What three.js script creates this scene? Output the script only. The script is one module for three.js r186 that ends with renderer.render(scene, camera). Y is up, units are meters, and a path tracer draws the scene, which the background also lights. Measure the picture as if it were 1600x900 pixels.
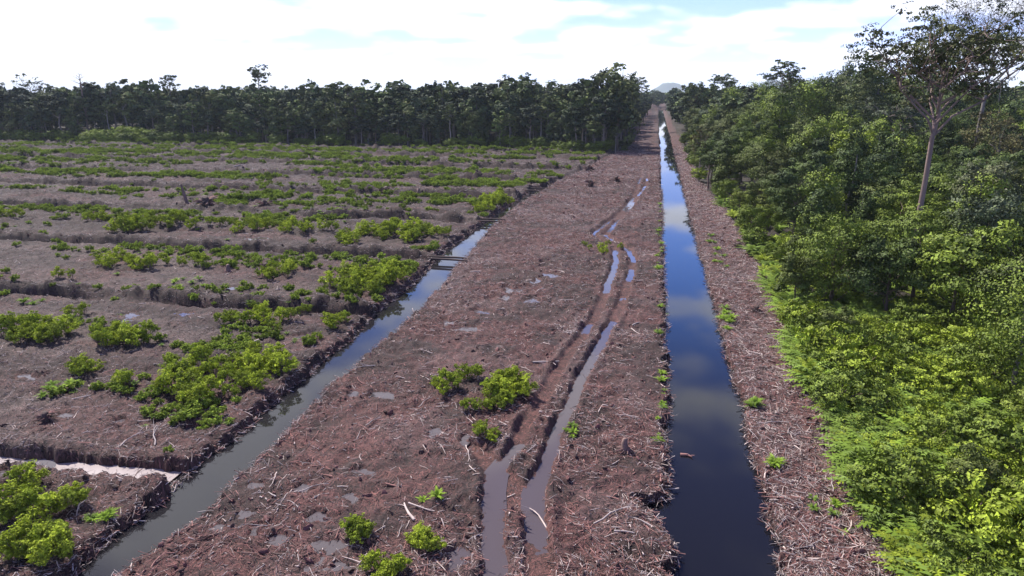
import * as THREE from 'three';

// ------------------------------------------------------------------ camera, sky, sun, exposure
// World: y up, metres. The canal runs along -z; the drone hovers 26 m above the ground at the origin.
const scene = new THREE.Scene();
const PITCH = 15.9525 * Math.PI / 180, YAW = 11.6596 * Math.PI / 180;
const camera = new THREE.PerspectiveCamera(2 * Math.atan(450 / 1067) * 180 / Math.PI, 16 / 9, 0.5, 30000);
camera.position.set(0, 26, 0);
camera.rotation.order = 'YXZ';
camera.rotation.set(-PITCH, YAW, 0);
camera.updateMatrixWorld(true);

const SUN = new THREE.Vector3(-0.51, 0.78, -0.36).normalize();
const SUN_INTENSITY = 5.0, EXPOSURE = 1.8, FOG_DENSITY = 0.00007;

function rngOf(seed) { let s = seed >>> 0; return () => { s = (s + 0x6d2b79f5) | 0; let t = Math.imul(s ^ (s >>> 15), 1 | s); t = (t + Math.imul(t ^ (t >>> 7), 61 | t)) ^ t; return ((t ^ (t >>> 14)) >>> 0) / 4294967296; }; }
const hash2 = (ix, iy, s) => { let h = Math.imul(ix, 374761393) ^ Math.imul(iy, 668265263) ^ Math.imul(s, 1274126177); h = Math.imul(h ^ (h >>> 13), 1274126177); return ((h ^ (h >>> 16)) >>> 0) / 4294967296; };
function noise(x, y, s = 0) {            // value noise, 0..1
  const ix = Math.floor(x), iy = Math.floor(y), fx = x - ix, fy = y - iy, u = fx * fx * (3 - 2 * fx), v = fy * fy * (3 - 2 * fy);
  const a = hash2(ix, iy, s), b = hash2(ix + 1, iy, s), c = hash2(ix, iy + 1, s), d = hash2(ix + 1, iy + 1, s);
  return a + (b - a) * u + (c - a) * v + (a - b - c + d) * u * v;
}
function fbm(x, y, o = 4, s = 0) { let r = 0, a = 0.5, n = 0; for (let i = 0; i < o; i++) { r += a * noise(x, y, s + i * 17); n += a; a *= 0.5; x = x * 2.03 + 11.3; y = y * 2.03 + 5.7; } return r / n; }
const clamp = (x, a, b) => Math.min(b, Math.max(a, x)), lerp = (a, b, t) => a + (b - a) * t;
const sstep = (a, b, x) => { const t = clamp((x - a) / (b - a), 0, 1); return t * t * (3 - 2 * t); };

{ // the sky: pale haze at the horizon, deep blue overhead, broken cloud that thickens and brightens towards the sun
  const W = 2048, Hh = 1024, data = new Float32Array(W * Hh * 4);
  for (let r = 0; r < Hh; r++) {
    const up = ((r + 0.5) / Hh - 0.5) * Math.PI, y = Math.sin(up), cu = Math.cos(up), e = Math.max(0, up) * 180 / Math.PI;
    for (let c = 0; c < W; c++) {
      const az = ((c + 0.5) / W - 0.5) * 2 * Math.PI, x = Math.cos(az) * cu, z = Math.sin(az) * cu;
      const ca = clamp(x * SUN.x + y * SUN.y + z * SUN.z, -1, 1), ang = Math.acos(ca) * 180 / Math.PI;
      const h = Math.exp(-e / 6), g = Math.exp(-e / 17);
      let R = 0.016 + 0.06 * g + 0.72 * h, G = 0.034 + 0.20 * g + 0.66 * h, B = 0.25 + 0.55 * g + 0.36 * h;
      const m = Math.exp(-(((e - 14) / 9) ** 2)); G += 0.13 * m; B += 0.50 * m;   // the clear blue belt above the haze
      const aur = 0.7 * Math.exp(-ang / 10) + 0.17 * Math.exp(-ang / 38);
      R += aur; G += aur * 0.98; B += aur * 0.92;
      // cloud on a flat layer
      const k = 1 / (Math.max(y, 0) + 0.10), px = x * k * 2.1 + 231.8, pz = z * k * 2.1 + 94.9;
      const n = fbm(px + 0.5 * fbm(px * 1.3, pz * 1.3, 2, 9), pz, 5, 3), n2 = fbm(px * 0.45 + 7, pz * 0.45, 2, 40);
      const cover = 0.53 - 0.26 * sstep(72, 30, ang) * sstep(54, 34, e) + 0.10 * sstep(40, 62, e) - 0.16 * Math.exp(-e / 9) - 0.22 * (n2 - 0.5);
      let a = sstep(cover - 0.04, cover + 0.22, n) * (y > 0 ? 1 : 0);
      a *= 0.85;
      const thick = sstep(cover + 0.05, cover + 0.32, n), lit = 0.60 + 0.36 * Math.exp(-e / 10) + 1.3 * Math.exp(-ang / 30) - 0.16 * thick * sstep(12, 40, ang);
      R = lerp(R, lit * 0.97, a); G = lerp(G, lit * 0.985, a); B = lerp(B, lit * 1.03, a);
      if (y < 0) { const t = sstep(0, -0.05, y); R = lerp(R, 0.12, t); G = lerp(G, 0.10, t); B = lerp(B, 0.10, t); }
      const i = (r * W + c) * 4; data[i] = R; data[i + 1] = G; data[i + 2] = B; data[i + 3] = 1;
    }
  }
  const t = new THREE.DataTexture(data, W, Hh, THREE.RGBAFormat, THREE.FloatType);
  t.mapping = THREE.EquirectangularReflectionMapping; t.magFilter = THREE.LinearFilter; t.minFilter = THREE.LinearFilter; t.needsUpdate = true;
  scene.background = t; scene.environment = t;
}
const sun = new THREE.DirectionalLight(new THREE.Color(1.0, 0.95, 0.86), SUN_INTENSITY);
sun.position.copy(SUN).multiplyScalar(600).add(new THREE.Vector3(-60, 0, -180)); sun.target.position.set(-60, 0, -180);
sun.castShadow = true; sun.shadow.mapSize.set(4096, 4096); sun.shadow.radius = 1.2;
Object.assign(sun.shadow.camera, { left: -420, right: 300, top: 350, bottom: -350, near: 1, far: 1400 });
scene.add(sun, sun.target);
const renderer = new THREE.WebGLRenderer({ antialias: true });
renderer.toneMapping = THREE.LinearToneMapping; renderer.toneMappingExposure = EXPOSURE; renderer.shadowMap.enabled = true;
scene.fog = new THREE.FogExp2(new THREE.Color(0.80, 0.90, 1.0), FOG_DENSITY);

// ------------------------------------------------------------------ naming helpers
const taken = new Map();
function numbered(name) { const n = taken.get(name) ?? -1; taken.set(name, n + 1); return n < 0 ? name : name + '_' + String(n + 1).padStart(3, '0'); }
function tag(o, label, category, group, kind) {
  if (label) o.userData.label = label; if (category) o.userData.category = category;
  if (group) o.userData.group = group; if (kind) o.userData.kind = kind; return o;
}
function shadows(o) { o.traverse((m) => { if (m.isMesh) { m.castShadow = true; m.receiveShadow = true; } }); return o; }
function place(proto, used, label, category, group, x, y, z, turn, sx, sy = sx, sz = sx) {
  const o = proto.clone(true); o.name = numbered(used); o.userData = {}; tag(o, label, category, group);
  o.position.set(x, y, z); o.rotation.y = turn; o.scale.set(sx, sy, sz); scene.add(shadows(o)); return o;
}
function structure(name, geometry, material, label, category) { const m = new THREE.Mesh(geometry, material); m.name = numbered(name); tag(m, label, category, null, 'structure'); m.castShadow = m.receiveShadow = true; scene.add(m); return m; }
function stuff(name, label, category, geometry, material, list) {   // list: [Matrix4, [r, g, b]]
  const m = new THREE.InstancedMesh(geometry, material, list.length); m.name = numbered(name);
  const c = new THREE.Color();
  list.forEach(([mat, col], i) => { m.setMatrixAt(i, mat); m.setColorAt(i, col ? c.setRGB(col[0], col[1], col[2]) : c.setRGB(1, 1, 1)); });
  m.castShadow = m.receiveShadow = true; tag(m, label, category, null, 'stuff'); scene.add(m); return m;
}
class Build {
  constructor() { this.p = []; this.c = []; this.i = []; }
  v(x, y, z, c) { this.p.push(x, y, z); this.c.push(c[0], c[1], c[2]); return this.p.length / 3 - 1; }
  tri(a, b, c) { this.i.push(a, b, c); }
  quad(a, b, c, d) { this.i.push(a, b, c, a, c, d); }
  tube(pts, rad, sides, colOf, cap = true) {     // pts: Vector3[], rad: number[]
    const T = new THREE.Vector3(), U = new THREE.Vector3(), V = new THREE.Vector3(), rings = [];
    pts.forEach((p, k) => {
      T.copy(pts[Math.min(k + 1, pts.length - 1)]).sub(pts[Math.max(k - 1, 0)]).normalize();
      U.set(Math.abs(T.y) < 0.9 ? 0 : 1, Math.abs(T.y) < 0.9 ? 1 : 0, 0).cross(T).normalize(); V.copy(T).cross(U);
      const ring = [];
      for (let s = 0; s < sides; s++) { const a = s / sides * 2 * Math.PI, r = rad[k]; ring.push(this.v(p.x + r * (Math.cos(a) * U.x + Math.sin(a) * V.x), p.y + r * (Math.cos(a) * U.y + Math.sin(a) * V.y), p.z + r * (Math.cos(a) * U.z + Math.sin(a) * V.z), colOf(k, s))); }
      rings.push(ring);
    });
    for (let k = 0; k + 1 < rings.length; k++) for (let s = 0; s < sides; s++) { const t = (s + 1) % sides; this.quad(rings[k][s], rings[k][t], rings[k + 1][t], rings[k + 1][s]); }
    if (cap) for (const [k, f] of [[0, -1], [rings.length - 1, 1]]) for (let s = 1; s + 1 < sides; s++) { const q = rings[k]; f > 0 ? this.tri(q[0], q[s], q[s + 1]) : this.tri(q[0], q[s + 1], q[s]); }
    return this;
  }
  geo(smooth = false) {
    const g = new THREE.BufferGeometry();
    g.setAttribute('position', new THREE.Float32BufferAttribute(this.p, 3)); g.setAttribute('color', new THREE.Float32BufferAttribute(this.c, 3)); g.setIndex(this.i);
    g.computeVertexNormals();
    return g;
  }
}
const V3 = (x, y, z) => new THREE.Vector3(x, y, z);

// ------------------------------------------------------------------ the lie of the land
const table = (t, z) => { for (let k = 1; k < t.length; k++) if (z > t[k][0] || k === t.length - 1) { const a = t[k - 1], b = t[k], u = clamp((z - a[0]) / (b[0] - a[0]), 0, 1); return a.slice(1).map((v, j) => lerp(v, b[j + 1], u)); } };
const DITCH = [[60, -31.2, -28.4], [-27, -31.1, -28.5], [-35, -31.4, -27.7], [-45, -31.4, -28.2], [-60, -32.0, -28.5], [-73, -32.6, -28.0], [-88, -32.9, -28.5], [-102, -34.0, -29.9], [-113, -34.9, -30.3], [-128, -34.6, -31.4], [-150, -34.6, -31.9], [-170, -34.0, -31.4], [-188, -33.1, -29.8], [-197, -31.8, -29.9], [-204, -30.6, -29.4], [-236, -26.2, -25.0], [-274, -23.4, -22.4], [-311, -18.6, -17.8], [-330, -17.2, -16.8]];
const ditchEdges = (z) => { const [l, r] = table(DITCH, z); return [l + (fbm(z * 0.55, 3, 4, 5) - 0.5) * 1.3, r + (fbm(z * 0.55, 9, 4, 6) - 0.5) * 1.3]; };
const canalEdges = (z) => {
  const inlet = 1.9 * Math.exp(-(((z + 40.6) / 0.7) ** 2)) + 0.9 * Math.exp(-(((z + 39.5) / 2.2) ** 2));
  return [2.45 + (fbm(z * 0.5, 20, 5, 7) - 0.5) * 1.2 - inlet, 8.45 + (fbm(z * 0.5, 31, 5, 8) - 0.5) * 1.0];
};
const DRAINS = [-73.2, -102.6, -136, -171.5, -206, -243, -281, -309];
const RUT_R = [[-20, -4.4], [-32, -5.1], [-38, -6.2], [-41, -6.7], [-45.6, -6.6], [-52, -6.1], [-59, -5.8], [-67.6, -5.0], [-76, -3.9], [-84, -3.2], [-100, -2.6], [-110.6, -2.5], [-119, -4.0], [-128.5, -8.4], [-141, -7.4], [-163, -5.0], [-205, -2.2], [-249, -1.7], [-275, -1.4]];
const RUT_L = [[-20, -6.6], [-32, -7.6], [-38, -9.0], [-42, -9.9], [-47, -9.1], [-53, -8.8], [-58.5, -8.3], [-67, -7.6], [-73, -6.6], [-81, -5.8], [-92.5, -5.4], [-108, -5.2], [-117, -5.8], [-123, -8.1], [-129.8, -11.0], [-139.6, -9.4], [-153.5, -7.0], [-178.5, -4.9], [-212, -4.3], [-275, -4.3]];
const RUT_X = [[-38.0, -7.0], [-40.5, -8.4], [-43.5, -10.6], [-46, -12.6]];   // the branch that crosses to the bushes
const rutX = (t, z) => table(t, z)[0] + (noise(z * 0.35, 2, 77) - 0.5) * 0.35;
const PUDDLES = [[-25.1, -52.2, 0.9, 0.5], [-22.6, -52.7, 1.2, 0.8], [-18.3, -88.5, 1.2, 1.2], [-18.3, -84.4, 0.8, 0.9], [-15.5, -93.1, 1.2, 1.4], [-14.7, -83.7, 1.0, 0.9], [-14.0, -97.0, 1.1, 1.1], [-22.7, -73.3, 0.8, 0.9], [-19.9, -71.8, 0.8, 0.9], [-19.9, -77.9, 1.1, 1.0], [-18.8, -37.2, 0.8, 0.5], [-19.7, -34.7, 1.4, 0.5], [-22.5, -37.4, 0.7, 0.4], [-15.9, -46.4, 0.5, 1.0], [-13.4, -46.6, 0.3, 0.8], [-19.6, -40.3, 0.7, 0.3], [-18.0, -32.3, 1.2, 0.5], [-21.0, -32.3, 0.6, 0.5], [-24.7, -34.1, 0.8, 0.3], [-16.5, -30.3, 0.9, 0.6], [-10.1, -32.7, 0.7, 0.9], [-26.0, -37.2, 0.6, 0.4], [-25.5, -32.4, 0.3, 0.4], [-23.0, -32.7, 0.6, 0.5], [-57.6, -49.7, 1.6, 0.8], [-77.0, -86.7, 1.7, 1.0], [-71.9, -112.6, 2.6, 1.6], [-77.9, -113.7, 1.6, 1.7], [-61.4, -68.0, 1.2, 1.3], [-55.4, -69.8, 0.8, 0.9], [-47.4, -43.5, 0.9, 0.4], [-42.1, -43.5, 0.8, 0.5], [-35.3, -43.5, 1.1, 0.5], [-44.1, -35.0, 0.7, 0.4], [-41.7, -33.6, 1.0, 0.6], [-42.6, -36.3, 0.6, 0.4], [-40.9, -65.9, 0.7, 0.8], [-37.5, -65.3, 0.6, 0.8], [-152.1, -158.7, 3.4, 2.2], [-63.1, -115.6, 0.9, 1.1], [-55.7, -81.4, 1.0, 1.2], [-95, -150, 2.2, 1.4], [-120, -140, 2.6, 1.3], [-66, -147, 1.6, 1.4]];
const POND = -0.10;
const forestEdgeLeft = (x) => -331 + (fbm(x * 0.03, 1, 2, 61) - 0.5) * 16 + sstep(-60, -15, x) * 16;
const vegEdgeRight = (z) => 15.2 + (fbm(z * 0.06, 4, 3, 71) - 0.5) * 3.4 + sstep(-80, -130, z) * 1.0 - sstep(-150, -230, z) * 3.2;

// Height and colour of the ground at a place. Colours are those of peat, mud, dry crust and leaf litter.
const COL = { berm: [0.112, 0.046, 0.043], field: [0.118, 0.079, 0.074], spoil: [0.045, 0.024, 0.022], mud: [0.125, 0.052, 0.046], bank: [0.125, 0.070, 0.068], litter: [0.045, 0.032, 0.022], wet: [0.060, 0.028, 0.026] };
const mixInto = (c, d, t) => { c[0] = lerp(c[0], d[0], t); c[1] = lerp(c[1], d[1], t); c[2] = lerp(c[2], d[2], t); };
const tmpc = [0, 0, 0];
function ground(x, z, col) {
  const [dl, dr] = ditchEdges(z), [cl, cr] = canalEdges(z), c = col || tmpc;
  const rough = fbm(x * 0.9, z * 0.9, 4, 12), lumps = fbm(x * 0.28, z * 0.28, 3, 13), fine = noise(x * 2.7, z * 2.7, 15);
  let y;
  if (x > cr) {                                          // east bank and the forest floor
    y = 0.10 + (rough - 0.5) * 0.75 + (lumps - 0.45) * 0.5 + (fine - 0.5) * 0.16;
    c[0] = COL.bank[0]; c[1] = COL.bank[1]; c[2] = COL.bank[2];
    mixInto(c, COL.berm, sstep(0.42, 0.62, lumps));
    const v = vegEdgeRight(z); y += 0.35 * Math.exp(-(((x - v) / 1.5) ** 2));
    mixInto(c, COL.litter, sstep(v - 0.6, v + 1.2, x));
  } else if (x > dr) {                                   // the strip between ditch and canal
    y = 0.12 + (rough - 0.5) * 0.80 + (lumps - 0.45) * 0.45 + (fine - 0.5) * 0.20;
    const near = sstep(-75, -35, z) * sstep(-9, -16, x);
    const muddy = near * sstep(0.40, 0.6, fbm(x * 0.3, z * 0.3, 3, 25));
    y = lerp(y, 0.02 + (rough - 0.5) * 0.5 + (fine - 0.5) * 0.14, near * 0.7);
    c[0] = COL.berm[0]; c[1] = COL.berm[1]; c[2] = COL.berm[2];
    mixInto(c, COL.spoil, 0.8 * sstep(0.46, 0.62, fbm(x * 0.2 + 5, z * 0.2, 3, 21)));
    mixInto(c, COL.bank, 0.85 * sstep(0.50, 0.62, fbm(x * 0.15, z * 0.15, 3, 22)));
    mixInto(c, [0.150, 0.062, 0.056], 0.8 * muddy);
    // tyre and track ruts
    let rw = 9, lane = 0.52;
    if (z > -44) lane = lerp(0.52, 0.72, sstep(-44, -40, z));
    const a = Math.abs(x - rutX(RUT_R, z)), b = Math.abs(x - rutX(RUT_L, z));
    if (z > -280) rw = Math.min(a, b);
    if (z > -46 && z < -38) { const q = Math.abs(x - table(RUT_X, z)[0]) * 0.62; rw = Math.min(rw, q); }
    if (rw < 3) {
      const strength = 1 - 0.85 * sstep(-215, -250, z);
      const dry = noise(z * 0.16 + (a < b ? 0 : 40), a < b ? 1 : 7, 31), far = sstep(-250, -60, z);
      const bottom = -0.27 + 0.16 * sstep(0.50, 0.78, dry) + (fine - 0.5) * 0.05;
      const w = sstep(lane + 0.28, lane - 0.06, rw + (fine - 0.5) * 0.24) * strength;
      y += 0.16 * Math.exp(-(((rw - lane - 0.45) / 0.3) ** 2)) * strength;
      y = lerp(y, bottom, w); mixInto(c, COL.mud, w);
    }
  } else {                                               // the cleared field
    y = 0.10 + (rough - 0.5) * 0.55 + (lumps - 0.45) * 0.5 + (fine - 0.5) * 0.16;
    c[0] = COL.field[0]; c[1] = COL.field[1]; c[2] = COL.field[2];
    mixInto(c, COL.berm, 0.75 * sstep(0.40, 0.62, fbm(x * 0.07, z * 0.16, 3, 23)));
    mixInto(c, COL.berm, 0.8 * sstep(-44, -36, x) * sstep(-140, -100, z)); mixInto(c, COL.spoil, 0.75 * sstep(0.47, 0.62, fbm(x * 0.05, z * 0.33, 4, 24)));
    for (const q of DRAINS) {
      const wob = q + (fbm(x * 0.09, q, 3, 33) - 0.5) * 2.6, s = z - wob;
      if (Math.abs(s) > 9) continue;
      const sc = 1 + 0.5 * sstep(-90, -280, q);
      const r = Math.exp(-(((s + 2.0 * sc) / (1.25 * sc)) ** 2)) * (0.4 + 1.1 * noise(x * 0.45, q, 35)) * 0.95 * sc;
      y += r * (0.45 + 1.1 * rough); mixInto(c, COL.spoil, clamp(r * 1.9, 0, 0.92));
      const d = sstep(0.95 * sc, 0.3, Math.abs(s)) * sstep(0.22, 0.4, noise(x * 0.06, q, 36)); y = lerp(y, -1.0, d * 0.95); mixInto(c, COL.wet, d);
    }
    for (const q of [-58, -88, -118, -152, -188, -225, -262, -296]) {   // heaped windrows of cleared wood between the drains
      const s = z - q - (fbm(x * 0.05, q, 3, 37) - 0.5) * 7;
      const r = Math.exp(-((s / 1.8) ** 2)) * sstep(0.45, 0.75, noise(x * 0.12, q, 38)) * 0.6; y += r; mixInto(c, COL.spoil, clamp(r * 1.3, 0, 0.8));
    }
    { // trampled mounds and heaps left by the clearing, coarser in the far field
      const far = sstep(-70, -150, z), hm = fbm(x * 0.33, z * 0.55, 3, 43); y += (hm - 0.5) * (0.25 + 0.95 * far); mixInto(c, COL.spoil, (0.35 + 0.45 * far) * sstep(0.46, 0.62, fbm(x * 0.26 + 9, z * 0.6, 3, 44)));
    }
    { // the side ditch with pale film
      const s = z + 37.0 - (fbm(x * 0.12, 3, 2, 41) - 0.5) * 1.2, w = sstep(1.2, 0.72, Math.abs(s) + (fine - 0.5) * 0.35 + (rough - 0.5) * 0.7); y += 0.28 * Math.exp(-(((Math.abs(s) - 1.9) / 0.8) ** 2)) * (0.5 + lumps); y = lerp(y, -1.1, w);
    }
    const f = forestEdgeLeft(x); mixInto(c, COL.litter, sstep(f + 6, f - 6, z));
    // the raised lip along the ditch
    y += 0.30 * Math.exp(-(((dl - x - 1.4) / 1.1) ** 2)) * (0.4 + rough);
  }
  for (const p of PUDDLES) {
    const ux = (x - p[0]) / p[2], uz = (z - p[1]) / p[3]; if (ux * ux + uz * uz > 8) continue;
    const d = Math.sqrt(ux * ux + uz * uz) + (fbm(x * 1.1, z * 1.5, 4, 51) - 0.5) * 2.4, w = sstep(1.25, 0.75, d); y = lerp(y, Math.min(y, POND - 0.10 + (fine - 0.5) * 0.12), w); mixInto(c, COL.mud, w);
  }
  const rag = (fbm(x * 1.9, z * 1.9, 3, 16) - 0.5) * 0.9 + 0.22, inDitch = Math.min(x - dl, dr - x) + rag, inCanal = Math.min(x - cl, cr - x) + rag;
  const deep = z < -199 ? lerp(-1.3, -0.45, sstep(-199, -206, z)) : -1.3;
  let w = sstep(-0.34, 0.30, inDitch); y = lerp(y, deep, w); mixInto(c, COL.wet, sstep(-0.2, 0.1, inDitch));
  w = sstep(-0.30, 0.35, inCanal); y = lerp(y, -2.2, w); mixInto(c, COL.wet, sstep(-0.15, 0.1, inCanal));
  return y;
}

// ------------------------------------------------------------------ textures
function fibreTextures() {           // chopped wood, roots and peat crumbs, 17 m across
  const S = 2048, cv = document.createElement('canvas'), bv = document.createElement('canvas'); cv.width = cv.height = bv.width = bv.height = S;
  const c = cv.getContext('2d'), b = bv.getContext('2d'), R = rngOf(5), img = c.createImageData(S, S), bi = b.createImageData(S, S);
  const P = 64, wrapN = (x, y, f, s) => { const X = x * f, Y = y * f, n = Math.round(S * f), ix = Math.floor(X), iy = Math.floor(Y), u = X - ix, v = Y - iy, m = (q) => ((q % n) + n) % n; return lerp(lerp(hash2(m(ix), m(iy), s), hash2(m(ix + 1), m(iy), s), u), lerp(hash2(m(ix), m(iy + 1), s), hash2(m(ix + 1), m(iy + 1), s), u), v); };
  for (let y = 0; y < S; y++) for (let x = 0; x < S; x++) {
    const n = 0.40 * wrapN(x, y, 1 / 4, 1) + 0.35 * wrapN(x, y, 1 / 16, 2) + 0.25 * wrapN(x, y, 1 / 64, 3), i = (y * S + x) * 4, k = 60 + 170 * n;
    img.data[i] = k * 1.02; img.data[i + 1] = k; img.data[i + 2] = k * 0.99; img.data[i + 3] = 255;
    bi.data[i] = bi.data[i + 1] = bi.data[i + 2] = 60 + 90 * n; bi.data[i + 3] = 255;
  }
  c.putImageData(img, 0, 0); b.putImageData(bi, 0, 0); c.lineCap = b.lineCap = 'round';
  for (let k = 0; k < 15000; k++) {
    const x = R() * S, y = R() * S, a = R() * Math.PI, l = 8 + 90 * R() ** 2.4, bend = (R() - 0.5) * l * 0.5, w = 1.2 + 6 * R() ** 2.5, t = R(), dx = Math.cos(a) * l, dy = Math.sin(a) * l;
    const g = t < 0.42 ? 40 + 60 * R() : t < 0.75 ? 150 + 60 * R() : 215 + 40 * R();
    c.strokeStyle = `rgb(${g | 0},${(g * 0.975) | 0},${(g * 0.97) | 0})`; c.lineWidth = w; const q = (t < 0.34 ? 40 : 170 + 80 * R()) | 0; b.strokeStyle = `rgb(${q},${q},${q})`; b.lineWidth = w + 1;
    for (const ox of [0, -S, S]) for (const oy of [0, -S, S]) {
      if (x + ox < -130 || x + ox > S + 130 || y + oy < -130 || y + oy > S + 130) continue;
      for (const d of [c, b]) { d.beginPath(); d.moveTo(x + ox - dx / 2, y + oy - dy / 2); d.quadraticCurveTo(x + ox - dy / l * bend, y + oy + dx / l * bend, x + ox + dx / 2, y + oy + dy / 2); d.stroke(); }
    }
  }
  const tc = new THREE.CanvasTexture(cv), tb = new THREE.CanvasTexture(bv); tc.colorSpace = THREE.SRGBColorSpace;
  for (const t of [tc, tb]) { t.wrapS = t.wrapT = THREE.RepeatWrapping; t.magFilter = THREE.LinearFilter; }
  return [tc, tb];
}
const [fibreMap, fibreBump] = fibreTextures();
const M = {
  ground: new THREE.MeshStandardMaterial({ name: 'peat', vertexColors: true, map: fibreMap, bumpMap: fibreBump, bumpScale: 0.09, roughness: 0.92 }),
  water: new THREE.MeshPhysicalMaterial({ name: 'black_peat_water', color: new THREE.Color(0.006, 0.006, 0.008), roughness: 0.03, ior: 1.34 }),
  pond: new THREE.MeshPhysicalMaterial({ name: 'muddy_water', color: new THREE.Color(0.072, 0.058, 0.064), roughness: 0.05, ior: 1.34 }),
  ditch: new THREE.MeshPhysicalMaterial({ name: 'ditch_water', color: new THREE.Color(0.015, 0.014, 0.016), roughness: 0.03, ior: 1.34 }),
  film: new THREE.MeshPhysicalMaterial({ name: 'film_water', color: new THREE.Color(0.30, 0.25, 0.25), roughness: 0.28, ior: 1.45 }),
  leaf: new THREE.MeshPhysicalMaterial({ name: 'leaves', vertexColors: true, side: THREE.DoubleSide, roughness: 1, transmission: 0.25, thickness: 0, specularIntensity: 0.3 }),
  treeLeaf: new THREE.MeshPhysicalMaterial({ name: 'tree_leaves', vertexColors: true, side: THREE.DoubleSide, roughness: 0.6, specularIntensity: 0.3 }),
  farLeaf: new THREE.MeshStandardMaterial({ name: 'far_leaves', vertexColors: true, side: THREE.DoubleSide, roughness: 0.85 }),
  bark: new THREE.MeshStandardMaterial({ name: 'bark', vertexColors: true, roughness: 0.9 }),
  wood: new THREE.MeshStandardMaterial({ name: 'weathered_wood', vertexColors: true, roughness: 0.85 }),
  hill: new THREE.MeshStandardMaterial({ name: 'forested_hill', color: new THREE.Color(0.05, 0.075, 0.05), roughness: 1 }),
};

// ------------------------------------------------------------------ ground sheet
{
  const rows = [80, 45, 25, 5, -8, -14]; let d = 18;
  while (d < 440) { rows.push(-d); d += Math.max(0.17, 0.0056 * d); }
  for (const q of [450, 480, 530, 600, 700, 850, 1050, 1300, 1700, 2500, 4000, 7000, 14000]) rows.push(-q);
  const N = 640, outer = [0.02, 0.05, 0.12, 0.35, 1.0], cols = [];
  for (const o of outer.slice().reverse()) cols.push(['l', o]); for (let i = 0; i <= N; i++) cols.push(['m', i / N]); for (const o of outer) cols.push(['r', o]);
  const pos = [], colr = [], uv = [], idx = [], c = [0, 0, 0];
  for (const z of rows) {
    const q = Math.max(20, -z), xl = -(1.12 * q + 22), xr = 0.48 * q + 22;
    for (const [k, t] of cols) {
      const x = k === 'm' ? lerp(xl, xr, t) : k === 'l' ? xl - t * 5000 : xr + t * 5000;
      const y = ground(x, z, c); pos.push(x, y, z); colr.push(c[0] * 1.75, c[1] * 1.75, c[2] * 1.75); uv.push(x / 17, z / 17);
    }
  }
  const w = cols.length;
  for (let r = 0; r + 1 < rows.length; r++) for (let k = 0; k + 1 < w; k++) { const a = r * w + k; idx.push(a, a + 1, a + w + 1, a, a + w + 1, a + w); }
  const g = new THREE.BufferGeometry(); g.setAttribute('position', new THREE.Float32BufferAttribute(pos, 3)); g.setAttribute('color', new THREE.Float32BufferAttribute(colr, 3)); g.setAttribute('uv', new THREE.Float32BufferAttribute(uv, 2)); g.setIndex(idx); g.computeVertexNormals();
  structure('ground', g, M.ground, 'reddish brown peat ground littered with chopped wood', 'ground');
}
// ------------------------------------------------------------------ water
function ribbon(zs, edge, y) { const p = [], i = [], n = []; zs.forEach((z, k) => { const [a, b] = edge(z); p.push(a, y, z, b, y, z); n.push(0, 1, 0, 0, 1, 0); if (k) { const q = k * 2; i.push(q - 2, q - 1, q + 1, q - 2, q + 1, q); } }); const g = new THREE.BufferGeometry(); g.setAttribute('position', new THREE.Float32BufferAttribute(p, 3)); g.setAttribute('normal', new THREE.Float32BufferAttribute(n, 3)); g.setIndex(i); return g; }
const range = (a, b, s) => { const r = []; for (let z = a; s < 0 ? z > b : z < b; z += s) r.push(z); r.push(b); return r; };
structure('canal_water', ribbon([60, -20, -100, -200, -400, -700, -1120], () => [-3.5, 9.4], -0.62), M.water, 'straight black water canal mirroring the sky', 'canal');
structure('ditch_water', ribbon(range(50, -199, -6), (z) => { const [l, r] = table(DITCH, z); return [l - 0.8, r + 0.8]; }, -0.52), M.ditch, 'narrow drainage ditch of dark water beside the field', 'ditch');
structure('side_ditch_water', new THREE.PlaneGeometry(170, 4.4).rotateX(-Math.PI / 2).translate(-32.4 - 85, -0.50, -37), M.film, 'pale filmed side ditch joining the drainage ditch', 'ditch');
structure('rut_water', ribbon(range(-16, -252, -2), (z) => { const a = rutX(RUT_R, z); return [a - 0.95, a + 0.95]; }, -0.225), M.pond, 'rain water standing in the wheel rut nearer the canal', 'water');
structure('rut_water', ribbon(range(-16, -252, -2), (z) => { const a = rutX(RUT_L, z); return [a - 0.95, a + 0.95]; }, -0.220), M.pond, 'rain water standing in the wheel rut farther from the canal', 'water');
for (const [x, z, rx, rz] of PUDDLES) structure('puddle', new THREE.CircleGeometry(1, 20).rotateX(-Math.PI / 2).scale(rx * 2.1, 1, rz * 2.1).translate(x, POND, z), M.pond, z < -25 && x > -31 ? 'muddy puddle on the strip between ditch and canal' : 'pale shallow puddle in the cleared field', 'puddle');

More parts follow.
